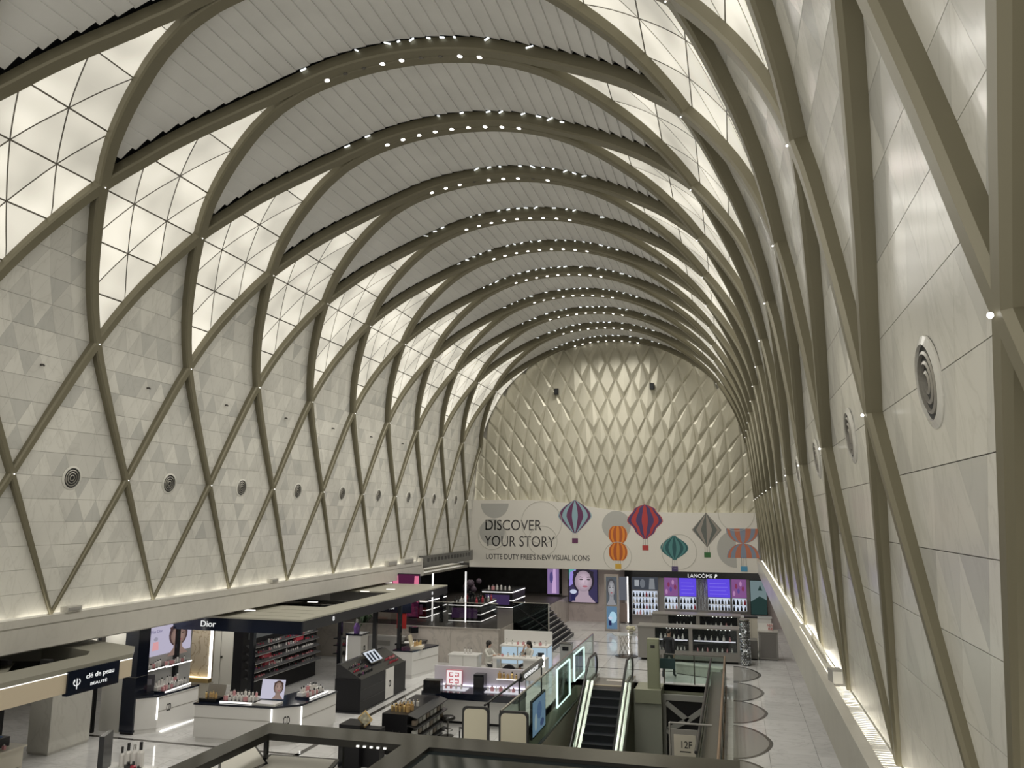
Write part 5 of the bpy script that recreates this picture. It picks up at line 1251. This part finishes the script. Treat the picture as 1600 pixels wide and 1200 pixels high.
def shelf_bay(a0, a1, b0, b1, n, words):
    f.rect(a0, a1, b0, b1, .0, .02, 'lit_back', SHL, t)
    for k in range(n):
        z = b0+(b1-b0)*k/n
        f.rect(a0, a1, z, z+.02, .02, .22, 'shelf', WHITE, t)
        c = max(3, int((a1-a0)/.17))
        far_goods(random.choice(('dark', 'pale', 'dark')), [tuple(f.p(a0+(a1-a0)*(i+.5)/c, z+.021, .14)) for i in range(c)], sc=1.5)
    for a in (a0, a1): f.rect(a-.02, a+.02, b0, b1, .0, .24, 'shelf_side', mat('side_silver', (.45, .46, .48), .3, .5), t)
shelf_bay(1.17, 2.6, .55, 1.85, 4, 'left store bay')
VI = glow('violet_screen', (.125, .075, .78), 1.0)
for k, (a0, a1) in enumerate(((2.97, 3.72), (3.80, 4.72), (5.35, 6.55), (6.64, 7.42))):
    b0 = 1.62
    if k in (1, 2):
        p_ = f.rect(a0, a1, b0, 2.62, 0, .03, 'violet_screen', VI, t)
        for q in range(4): f.rect(a0+.1, a1-.12-.1*(q % 2), 1.78+q*.19, 1.80+q*.19, .031, .003, 'screen_line', glow('violet_line', (.28, .22, .95), 1.0), p_)
    else:
        p_ = f.rect(a0, a1, b0, 2.62, 0, .03, 'rose_poster', glow('pic_rose', (.32, .13, .36), .7), t)
        for q in range(5): f.poly(ell(a0+.12+.12*q, 1.85+.13*(q*3 % 5), .07, .14, 10), .031, .003, 'picture_shape', glow('pic_blush%d' % (q % 3), ((.62, .32, .62), (.30, .06, .14), (.16, .10, .40))[q % 3], .7), p_)
    shelf_bay(a0, a1, .92, 1.58, 2, ['first', 'second', 'third', 'last'][k]+' bay under the violet screens')
cu = thing('bead_curtain', 'silver bead curtain column between the two violet screens', 'curtain', (5.03, YS-.1, .9))
mb = MB()
for i in range(9):
    for j in range(44): mb.ball((4.78+i*.063+random.uniform(-.01, .01), YS-.1+random.uniform(-.05, .05), .92+j*.0385), .019, n=5, m=4)
tag(mb.build('beads', mat('bead_silver', (.60, .66, .74), .1, .95), cu), kind='stuff')
B(4.75, 5.32, YS-.16, YS-.02, 2.6, 2.66).build('curtain_rail', BLACK, cu)
t = thing('teal_poster', 'misty teal poster at the right end of the store front', 'poster', (7.95, YS, .9)); f3 = Fr((7.6, YS-.05, .75), (1, 0, 0)); f3.rect(0, .9, 0, 1.86, 0, .04, 'frame', BLACKM, t)
p_ = f3.rect(.03, .87, .03, 1.83, .04, .006, 'picture', glow('pic_mist', (.20, .27, .28), .8), t); f3.poly([(.03, .03), (.87, .03), (.87, .8), (.5, 1.0), (.03, .7)], .047, .003, 'picture_trees', glow('pic_forest', (.03, .06, .055), .7), p_); f3.poly([(.42, 1.3), (.66, 1.3), (.54, 1.6)], .047, .003, 'picture_peak', MC['pic_forest'], p_)
t = thing('white_ledge_counter', 'plain white counter below the teal poster', 'counter', (8.0, 30.6, 0)); B(7.0, 8.6, 30.2, 30.9, .05, .74).build('body', WHITE, t); B(6.95, 8.65, 30.15, 30.95, .74, .78).build('worktop', WHITE, t); B(7.05, 8.55, 30.25, 30.85, 0, .05).build('plinth', BLACKM, t)

# ------------------------------------------------------------------ two-tier grey jewellery island
GI = mat('island_grey', (.23, .22, .205), .3); WINB = mat('window_black', (.015, .015, .018), .2)
def island(label, x0, x1, y0, y1, h, zs, k):
    t = thing('showcase_island', label, 'showcase', ((x0+x1)/2, (y0+y1)/2, 0))
    B(x0, x1, y0+.25, y1, .1, h-.05).build('body', GI, t); B(x0+.1, x1-.1, y0+.3, y1-.1, 0, .1).build('plinth', BLACKM, t); B(x0-.03, x1+.03, y0-.03, y1+.03, h-.05, h).build('top', GI, t)
    B(x0, x1, y0, y0+.25, .1, zs[0]).build('lower_front', GI, t)
    xm = (x0+x1)/2+.1; xl = x0+.72
    for a, b in ((x0, xl), (xm-.08, xm+.08), (x1-.12, x1)): B(a, b, y0, y0+.25, zs[0], h-.05).build('mullion', GI, t)
    for q, (a, b) in enumerate(((xl, xm-.08), (xm+.08, x1-.12))):
        w_ = B(a, b, y0+.22, y0+.25, zs[0], h-.05).build('window_back', WINB, t)
        B(a+.05, b-.05, y0+.05, y0+.2, zs[0]+(h-zs[0])*.42, zs[0]+(h-zs[0])*.42+.03).build('lit_shelf', MC['lit_shelf'], w_)
        B(a, b, y0+.005, y0+.012, zs[0], h-.05).build('window_glass', glass('case_glass', (.93, .95, .95), .05), w_)
        for i in range(6): MB().cyl((a+(b-a)*(.35+.1*i), y0+.1, h-.08), (a+(b-a)*(.35+.1*i), y0+.1, h-.055), .022, n=8).build('spot', LED, w_)
        wn = ['left', 'right'][q]+' window of the '+['front', 'rear'][k]+' grey island'
        zz = zs[0]+(h-zs[0])*.42+.031
        far_goods('pale', [(a+.15+(b-a-.3)*(i+.5)/6, y0+.12, zz) for i in range(6)], sc=1.3)
        far_goods('pale', [(a+.1+(b-a-.2)*(i+.5)/8, y0+.12, zs[0]+.001) for i in range(8)])
    return t
island('grey two-window jewellery island, front tier with lit windows', 2.75, 6.95, 20.2, 21.2, 1.42, (.45,), 0)
island('grey two-window jewellery island, taller rear tier', 3.1, 7.0, 23.0, 24.0, 1.62, (.62,), 1)
t = thing('glitter_column', 'silver mosaic glitter column at the right of the grey island', 'column', (7.15, 20.2, 0))
mb = MB(); GLT = mat('mirror_chip', (.62, .66, .70), .08, .95)
for j in range(26):
    for i in range(14):
        a = 2*pi*(i+.5*(j % 2))/14; r = .2; mb.obox((7.15+r*cos(a), 20.2+r*sin(a), .06+j*.066), (.02, .075, .055), rz=a+random.uniform(-.35, .35), ry=random.uniform(-.4, .4))
tag(mb.build('mirror_chips', GLT, t), kind='stuff'); MB().cyl((7.15, 20.2, 0), (7.15, 20.2, 1.78), .19, n=16).build('core', CHAR, t); MB().cyl((7.15, 20.2, 1.78), (7.15, 20.2, 1.84), .22, n=16).build('cap', STEEL, t)
t = thing('side_table', 'glass-topped side table with crossed wire legs left of the grey island', 'table', (2.1, 20.9, 0))
MB().obox((2.1, 20.9, .92), (1.0, .7, .03), rz=.35).build('top', mat('glass_top', (.60, .62, .62), .08), t); MB().lathe([(.5, 0), (.5, .02), (.1, .04)], (2.15, 20.9, 0), 18).build('base', mat('dark_base', (.10, .09, .08), .25, .6), t)
for k in range(9):
    a = 2*pi*k/9; MB().tube([(2.13+.32*cos(a), 20.9+.28*sin(a), .02), (2.1+.3*cos(a+1.5), 20.9+.26*sin(a+1.5), .91)], .012, 6).build('wire_leg', STEEL, t)
t = thing('flower_bowl', 'pale dried flower bowl on the glass side table', 'flowers', (2.35, 20.95, .935)); MB().lathe([(.06, .935), (.14, 1.04), (.15, 1.06)], (2.35, 20.95, 0), 14).build('bowl', CREAM, t)
for k in range(16):
    a = k*2.4; r = .03*sqrt(k); MB().ball((2.35+r*cos(a)*1.5, 20.95+r*sin(a)*1.5, 1.18-.05*r*8+random.uniform(-.02, .08)), .07, n=7, m=5).build('bloom', mat('pale_bloom', (.55, .52, .38), .8), t)
t = thing('sign_lectern', 'grey lectern box with a small white notice board on top', 'lectern', (8.13, 21.8, 0))
B(7.74, 8.52, 21.7, 22.3, .03, 1.14).build('body', mat('lectern_grey', (.25, .24, .225), .35), t); B(7.82, 8.44, 21.69, 21.7, .1, 1.05).build('front_panel', mat('lectern_dark', (.17, .16, .15), .3), t); B(7.70, 8.56, 21.66, 22.34, 1.14, 1.19).build('top', mat('lectern_light', (.45, .43, .40), .4), t); B(7.78, 8.48, 21.75, 22.25, 0, .03).build('plinth', BLACKM, t)
t = thing('notice_board', 'small white notice board with red lettering on the lectern', 'notice', (8.1, 21.95, 1.19)); MB().obox((8.05, 21.98, 1.34), (.6, .03, .3), rx=-.15).build('board', WHITEM, t); RW = mat('notice_red', (.55, .12, .12), .5)
text('NEW', Fr((8.12, 21.94, 1.30), (1, 0, 0), (0, .15, 1)), 0, .06, .11, RW, t, width=.22, c=.012); text('RE', Fr((8.14, 21.94, 1.20), (1, 0, 0), (0, .15, 1)), 0, .02, .10, RW, t, width=.2, c=.012); B(7.85, 8.05, 21.95, 22.05, 1.19, 1.22).build('foot', STEELD, t)
t = thing('pale_cabinet', 'pale tall cabinet behind the lectern', 'cabinet', (7.55, 24, 0)); B(7.2, 7.75, 23.6, 24.2, .05, 1.5).build('body', CREAM, t); B(7.18, 7.77, 23.58, 24.22, 1.5, 1.54).build('top', BLACKM, t); B(7.22, 7.73, 23.62, 24.18, 0, .05).build('plinth', BLACKM, t); B(7.47, 7.48, 23.59, 23.6, .1, 1.45).build('door_seam', JOINT, t)
t = thing('grey_ottoman', 'low grey block seat between the glitter column and the lectern', 'seat', (7.45, 21.8, 0)); B(7.2, 7.68, 21.6, 22.4, .05, .80).build('block', mat('ottoman', (.16, .155, .145), .5), t); B(7.24, 7.64, 21.64, 22.36, 0, .05).build('foot', BLACKM, t)

tag(FARG.build('small_products', [BCOL[0], BCOL[1], BCOL[2], BCOL[4], BCOL[6]]), 'many tiny cosmetics on the distant store shelves, dark shop counters and island windows', 'cosmetics', None, 'stuff')
# ------------------------------------------------------------------ ring canopy of the kiosk nearest the viewer
t = thing('kiosk_canopy', 'glossy dark frame canopy with smoked glass roof at the bottom of the view', 'canopy', (3, -5, 0))
KB = mat('frame_gloss', (.03, .029, .026), .14, spec=.32); KZ = 2.70
B(-.55, 6.85, -3.80, -3.2, KZ-.10, KZ).build('front_beam', KB, t)
B(-.55, -.20, -8.2, -3.80, KZ-.10, KZ).build('side_beam', KB, t)
B(2.02, 2.46, -8.2, -3.80, KZ-.10, KZ).build('middle_beam', KB, t)
B(6.5, 6.85, -8.2, -3.80, KZ-.10, KZ).build('side_beam', KB, t)
B(-.55, 6.85, -8.8, -8.2, KZ-.10, KZ).build('rear_beam', KB, t)
B(2.46, 6.5, -8.2, -3.80, KZ-.09, KZ-.05).build('smoked_roof', mat('smoked_roof', (.010, .016, .018), .08, spec=.3), t)
for x, y in ((-.42, -3.5), (.9, -3.5), (2.25, -3.55), (4.5, -3.55), (6.65, -3.55), (-.38, -8.5), (6.65, -8.5)):
    B(x-.03, x+.03, y-.03, y+.03, 0, KZ-.1).build('post', BLACK, t)
for k in range(5): B(1.3+k*.11, 1.34+k*.11, -3.83, -3.81, KZ-.08, KZ-.055).build('beam_glint', LEDS, t)  # small glowing blocks put in as white glints on the beam
def board(label, q, th=.03):
    tt = thing('tilted_board', label, 'panel', sum((Vector(p) for p in q), Vector())/4, 'white boards under the near canopy')
    c = sum((Vector(p) for p in q), Vector())/4; n = (Vector(q[1])-Vector(q[0])).cross(Vector(q[2])-Vector(q[0])).normalized()
    if n.z < 0: n = -n
    MB().extr(q, n*th).build('frame', BLACK, tt)
    MB().extr([c+(Vector(p)-c)*.90+n*th for p in q], n*.008).build('face', mat('board_cream', (.66, .64, .58), .35), tt)
    for p in (q[0], q[2]): B(p[0]-.012, p[0]+.012, p[1]-.012, p[1]+.012, 0, p[2]).build('strut', BLACK, tt)
board('leftmost tilted white board in a black frame under the near canopy', [(-1.25, -3.5, 2.18), (-1.18, -2.7, 2.22), (-.25, -3.7, 2.2), (-.45, -4.7, 2.15)])
board('middle flat white board in a black frame under the near canopy', [(-.5, -3.25, 2.2), (.72, -3.18, 2.2), (1.0, -4.6, 2.15), (-.3, -4.7, 2.15)])
board('right tilted white board in a black frame under the near canopy', [(.9, -3.1, 2.0), (1.9, -3.1, 2.25), (1.92, -4.6, 2.25), (1.05, -4.6, 2.0)])
t = thing('kiosk_counter', 'white counter inside the near kiosk', 'counter', (3.5, -6, 0))
B(2.8, 6.2, -7.6, -4.6, .08, 1.0).build('body', WHITE, t); B(2.75, 6.25, -7.65, -4.55, 1.0, 1.05).build('worktop', mat('pale_top', (.55, .60, .58), .2), t); B(2.85, 6.15, -7.55, -4.65, 0, .08).build('plinth', BLACKM, t)
# near-left tester counter with upright black panel
t = thing('tester_counter', 'small grey counter with an upright black panel at the bottom left', 'counter', (-5.0, -1.2, 0))
B(-5.6, -4.55, -1.9, -.85, .05, .98).build('body', CHAR, t); B(-5.65, -4.5, -1.95, -.8, .98, 1.02).build('worktop', WHITE, t); B(-5.55, -4.6, -1.85, -.9, 0, .05).build('plinth', BLACKM, t)
MB().obox((-5.42, -1.25, 1.36), (.1, .5, .68), rz=.4).build('upright_panel', BLACK, t)
goods('clear', [(-5.22+.13*i, -1.0+.02*i, 1.021) for i in range(4)], 'slender bottle on the small grey counter', 'bottles at the bottom left', 2.2)
goods('dark', [(-4.85+.12*i, -1.25, 1.021) for i in range(3)], 'dark jar on the small grey counter', 'bottles at the bottom left', 1.5)
# teal panel hung on the glass railing behind the opening
t = thing('railing_panel', 'dark teal panel hung on the glass railing below the walking person', 'panel', (4.3, 15.6, .5)); B(4.02, 4.62, 15.60, 15.63, .52, .88).build('panel', mat('teal_panel', (.035, .075, .08), .3), t)
for x in (4.1, 4.54): B(x, x+.02, 15.63, 15.68, .84, 1.0).build('hook', STEELD, t)
# low wall piece beyond the opening
t = thing('low_kerb', 'low curved pale marble kerb behind the escalator opening', 'kerb', (5.6, 17.8, 0))
MB().prism([(4.5, 17.6), (6.2, 16.9), (6.35, 17.2), (4.6, 17.9)], .02, .36).build('block', MAR[1], t); MB().prism([(4.45, 17.58), (6.25, 16.87), (6.4, 17.22), (4.58, 17.94)], .36, .39).build('cap', MAR[0], t); MB().prism([(4.52, 17.62), (6.18, 16.93), (6.33, 17.18), (4.62, 17.88)], 0, .02).build('plinth', CHAR, t)

# ------------------------------------------------------------------ people
SKIN = mat('skin', (.50, .33, .25), .5); HAIR = mat('hair_black', (.012, .010, .009), .45)
def figure(label, loc, rz, J, R, E_, bands, head, hair, extra=None):
    """J joints (m, local, facing -y), R radii, E_ edges; bands: list of (test, material) over the finished skin"""
    t = thing('person', label, 'person', loc)
    names = list(J); me = bpy.data.meshes.new('body'); me.from_pydata([J[n] for n in names], [(names.index(a), names.index(b)) for a, b in E_], [])
    o = bpy.data.objects.new('body', me); COL.objects.link(o)
    md = o.modifiers.new('skin', 'SKIN'); md.use_smooth_shade = True
    for i, n in enumerate(names):
        sv = me.skin_vertices[0].data[i]; r = R[n]; sv.radius = r if isinstance(r, tuple) else (r, r); sv.use_root = (i == 0)
    ss = o.modifiers.new('sub', 'SUBSURF'); ss.levels = 2; ss.render_levels = 2
    dg = bpy.context.evaluated_depsgraph_get(); dg.update()
    m2 = bpy.data.meshes.new_from_object(o.evaluated_get(dg)); COL.objects.unlink(o); bpy.data.objects.remove(o)
    mats = []
    for _, m in bands:
        if m not in mats: mats.append(m)
    m2.materials.clear()
    for m in mats: m2.materials.append(m)
    for p in m2.polygons:
        p.use_smooth = True
        for test, m in bands:
            if test(p.center): p.material_index = mats.index(m); break
    b = bpy.data.objects.new('body', m2); COL.objects.link(b); b.parent = t; WL[b] = Vector(loc)
    t.rotation_euler = (0, 0, rz)
    # hair and features are built in local space
    def child(mb, name, m):
        me = mb.mesh(name, m, (0, 0, 0), True); c = bpy.data.objects.new(name, me); COL.objects.link(c); c.parent = t; return c
    h = Vector(head)
    child(hair(h), 'hair', HAIR)
    f = MB()
    for q in (-1, 1): f.ball(h+Vector((q*.032, -.088, .012)), .011, n=7, m=5)
    child(f, 'eyes', HAIR)
    child(MB().ball(h+Vector((0, -.10, -.015)), .016, (.8, 1, 1.5), n=7, m=5), 'nose', SKIN)
    child(MB().ball(h+Vector((0, -.088, -.055)), .02, (1.2, .5, .4), n=8, m=5), 'mouth', mat('lips', (.36, .14, .12), .5))
    e = MB()
    for q in (-1, 1): e.ball(h+Vector((q*.078, .01, -.005)), .02, (.5, .8, 1.3), n=7, m=5)
    child(e, 'ears', SKIN)
    if extra: extra(child, h)
    return t
def hand(J, R, E_, wr, tag_, pos, d, spread):
    """palm plus five unequal, slightly curled fingers; d = pointing direction, spread = across the knuckles"""
    pos = Vector(pos); d = Vector(d).normalized(); sp = Vector(spread).normalized(); nn = d.cross(sp)
    J[tag_+'palm'] = tuple(pos+d*.05); R[tag_+'palm'] = (.032, .02); E_.append((wr, tag_+'palm'))
    for i, (o, L) in enumerate(((-.03, .070), (-.010, .080), (.010, .075), (.03, .060))):
        a, b = tag_+'f%da' % i, tag_+'f%db' % i
        J[a] = tuple(pos+d*.09+sp*o); J[b] = tuple(pos+d*(.09+L)+sp*o*1.1+nn*.02); R[a] = .010; R[b] = .008
        E_ += [(tag_+'palm', a), (a, b)]
    J[tag_+'t'] = tuple(pos+d*.075-sp*.06); R[tag_+'t'] = .010; E_.append((tag_+'palm', tag_+'t'))
# walking man in dark clothes seen from behind
J = {'pel': (0, 0, .93), 'wa': (0, .0, 1.08), 'ch': (0, -.01, 1.30), 'sh': (0, 0, 1.43), 'nk': (0, -.01, 1.50), 'hd0': (0, -.02, 1.58), 'hd': (0, -.02, 1.66), 'hd2': (0, -.02, 1.72)}
R = {'pel': (.15, .11), 'wa': (.14, .10), 'ch': (.17, .115), 'sh': (.13, .09), 'nk': .055, 'hd0': (.075, .085), 'hd': (.078, .095), 'hd2': (.06, .075)}
E_ = [('pel', 'wa'), ('wa', 'ch'), ('ch', 'sh'), ('sh', 'nk'), ('nk', 'hd0'), ('hd0', 'hd'), ('hd', 'hd2')]
for q, st_ in ((-1, .22), (1, -.22)):
    s_ = 'L' if q < 0 else 'R'
    J[s_+'hip'] = (q*.10, 0, .88); J[s_+'kn'] = (q*.11, -st_*.75, .50); J[s_+'an'] = (q*.11, -st_*1.0+(.10 if st_ < 0 else .05), .09); J[s_+'to'] = (q*.12, -st_*1.0-.12+(.10 if st_ < 0 else .05), .04)
    R[s_+'hip'] = .095; R[s_+'kn'] = .065; R[s_+'an'] = .047; R[s_+'to'] = (.045, .035)
    E_ += [('pel', s_+'hip'), (s_+'hip', s_+'kn'), (s_+'kn', s_+'an'), (s_+'an', s_+'to')]
    J[s_+'so'] = (q*.19, 0, 1.40); J[s_+'el'] = (q*.25, st_*.35+.03, 1.13); J[s_+'wr'] = (q*.25, st_*.8-.08, .90); R[s_+'so'] = .068; R[s_+'el'] = .050; R[s_+'wr'] = .036
    E_ += [('sh', s_+'so'), (s_+'so', s_+'el'), (s_+'el', s_+'wr')]
    hand(J, R, E_, s_+'wr', s_, J[s_+'wr'], (0, -.2+st_*.3, -1), (0, 1, 0))
JK = mat('jacket_black', (.018, .02, .025), .6); TR = mat('trousers_dark', (.02, .026, .03), .6); SHOE = mat('shoe_black', (.01, .01, .01), .3)
def man_hair(h): return MB().ball(h+Vector((0, .015, .03)), .103, (.86, 1.02, .95), n=12, m=8)
figure('person in a black jacket and dark trousers walking behind the escalator post', (4.32, 16.75, 0), 2.75, J, R, E_,
       [(lambda c: c.z < .085, SHOE), (lambda c: c.z > 1.50, SKIN), (lambda c: abs(c.x) > .2 and c.z < .89, SKIN), (lambda c: c.z < .95, TR), (lambda c: True, JK)], (0, -.02, 1.66), man_hair)
# two seated women in pale tops
COAT = mat('white_coat', (.62, .61, .57), .6); SKIRT = mat('skirt_dark', (.03, .03, .035), .6)
def seated(label, loc, rz, arm, hair):
    J = {'pel': (0, .05, .55), 'wa': (0, .05, .72), 'ch': (0, .03, .92), 'sh': (0, .03, 1.05), 'nk': (0, .01, 1.12), 'hd0': (0, -.01, 1.19), 'hd': (0, -.01, 1.26), 'hd2': (0, -.01, 1.32)}
    R = {'pel': (.16, .13), 'wa': (.125, .10), 'ch': (.14, .11), 'sh': (.11, .085), 'nk': .045, 'hd0': (.068, .078), 'hd': (.073, .088), 'hd2': (.058, .07)}
    E_ = [('pel', 'wa'), ('wa', 'ch'), ('ch', 'sh'), ('sh', 'nk'), ('nk', 'hd0'), ('hd0', 'hd'), ('hd', 'hd2')]
    for q in (-1, 1):
        s_ = 'L' if q < 0 else 'R'
        J[s_+'hip'] = (q*.09, .0, .53); J[s_+'kn'] = (q*.11, -.40, .52); J[s_+'an'] = (q*.11, -.38, .09); J[s_+'to'] = (q*.11, -.50, .035)
        R[s_+'hip'] = .09; R[s_+'kn'] = .062; R[s_+'an'] = .042; R[s_+'to'] = (.04, .03)
        E_ += [('pel', s_+'hip'), (s_+'hip', s_+'kn'), (s_+'kn', s_+'an'), (s_+'an', s_+'to')]
        el, wr, d = arm[q]
        J[s_+'so'] = (q*.165, .03, 1.02); J[s_+'el'] = el; J[s_+'wr'] = wr; R[s_+'so'] = .06; R[s_+'el'] = .045; R[s_+'wr'] = .032
        E_ += [('sh', s_+'so'), (s_+'so', s_+'el'), (s_+'el', s_+'wr')]
        hand(J, R, E_, s_+'wr', s_, wr, d, (1, 0, 0) if abs(d[0]) < .5 else (0, 1, 0))
    wrs = [Vector(arm[q][1]) for q in (-1, 1)]
    t = figure(label, loc, rz, J, R, E_, [(lambda c: c.z < .08, SHOE), (lambda c: c.z > 1.125, SKIN), (lambda c: any((Vector(c)-w_).length < .16 and Vector(c).y < w_.y+.02 for w_ in wrs), SKIN),
               (lambda c: c.y < -.16 and c.z < .46, SKIN), (lambda c: c.z < .58 and c.y < -.08, SKIRT), (lambda c: True, COAT)], (0, -.01, 1.26), hair)
    s = thing('work_stool', 'round white stool under the seated woman %s' % ('at the left desk' if loc[0] < -1.8 else 'at the right desk'), 'stool', (loc[0], loc[1], 0))
    q = Matrix.Rotation(rz, 3, 'Z') @ Vector((0, .05, 0)); x, y = loc[0]+q.x, loc[1]+q.y
    MB().lathe([(.19, .36), (.2, .38), (.2, .41), (.01, .42)], (x, y, 0), 16).build('seat', WHITE, s); MB().cyl((x, y, .02), (x, y, .37), .03).build('column', STEEL, s); MB().lathe([(.2, 0), (.2, .015), (.03, .03)], (x, y, 0), 16).build('base', STEEL, s)
    return t
def bob(h): return MB().ball(h+Vector((0, .025, .02)), .115, (.92, .95, 1.05), n=14, m=9).ball(h+Vector((0, .045, -.07)), .10, (.98, .72, .9), n=12, m=8)
def tail(h): return MB().ball(h+Vector((0, .025, .025)), .106, (.9, .98, 1.0), n=14, m=9).tube([h+Vector((0, .11, .03)), h+Vector((.01, .15, -.08)), h+Vector((.01, .13, -.26))], [.035, .045, .02], 8)
seated('woman with a black bob in a white coat seated at the left white desk', (-2.2, 14.55, 0), radians(65), {-1: ((-.2, -.14, .84), (-.12, -.36, .90), (.1, -1, .05)), 1: ((.2, -.14, .84), (.12, -.36, .90), (-.1, -1, .05))}, bob)
seated('woman with tied black hair in a pale coat, one hand raised to her face', (-.75, 14.95, 0), radians(-25), {-1: ((-.22, -.16, .86), (-.10, -.17, 1.10), (.2, .2, 1)), 1: ((.2, -.12, .84), (.1, -.34, .90), (-.2, -1, 0))}, tail)
# ------------------------------------------------------------------ lamps of the place: the downlights in the arches and under the canopies
for m in range(-4, 9):
    for dx in (-1.4, 0, 1.4):
        c = surf(SM+dx, m*P, -.08)
        lamp('arch_downlight', 'SPOT', c, 170 if m < -1 else 60 if m < 0 else (240 if m < 3 else 370), (1, .965, .885), .05, target=(c.x*1.3, m*P, 0), spot=radians(165), blend=.9)
def under(x, y, z, p, sx, sy, col=(1, .96, .88)):
    lamp('canopy_downlight', 'AREA', (x, y, z), p, col, sx, sy, target=(x, y, 0))
for x, y, z, p, sx, sy in ((-9.6, 5.6, 3.05, 26, .8, 1.5), (-7.0, 5.4, 3.05, 12, 1.5, .6), (-6.4, 8.0, 2.55, 22, 1.5, 2), (-7.6, 11.5, 2.45, 26, .6, 3), (-6.2, 16.5, 2.6, 20, 1, 2),
                           (-9.0, 17.5, 2.6, 14, 1, 1), (-9.5, 3.0, 3.05, 22, 1, 1.5), (-12.5, 2.5, 3.05, 20, 1, 2), (-11.0, 9.6, 2.9, 34, 1, .6), (-10.4, 7.6, 2.9, 12, .6, .6), (-10.3, 4.0, 3.05, 10, .5, .5)):
    under(x, y, z, p, sx, sy)
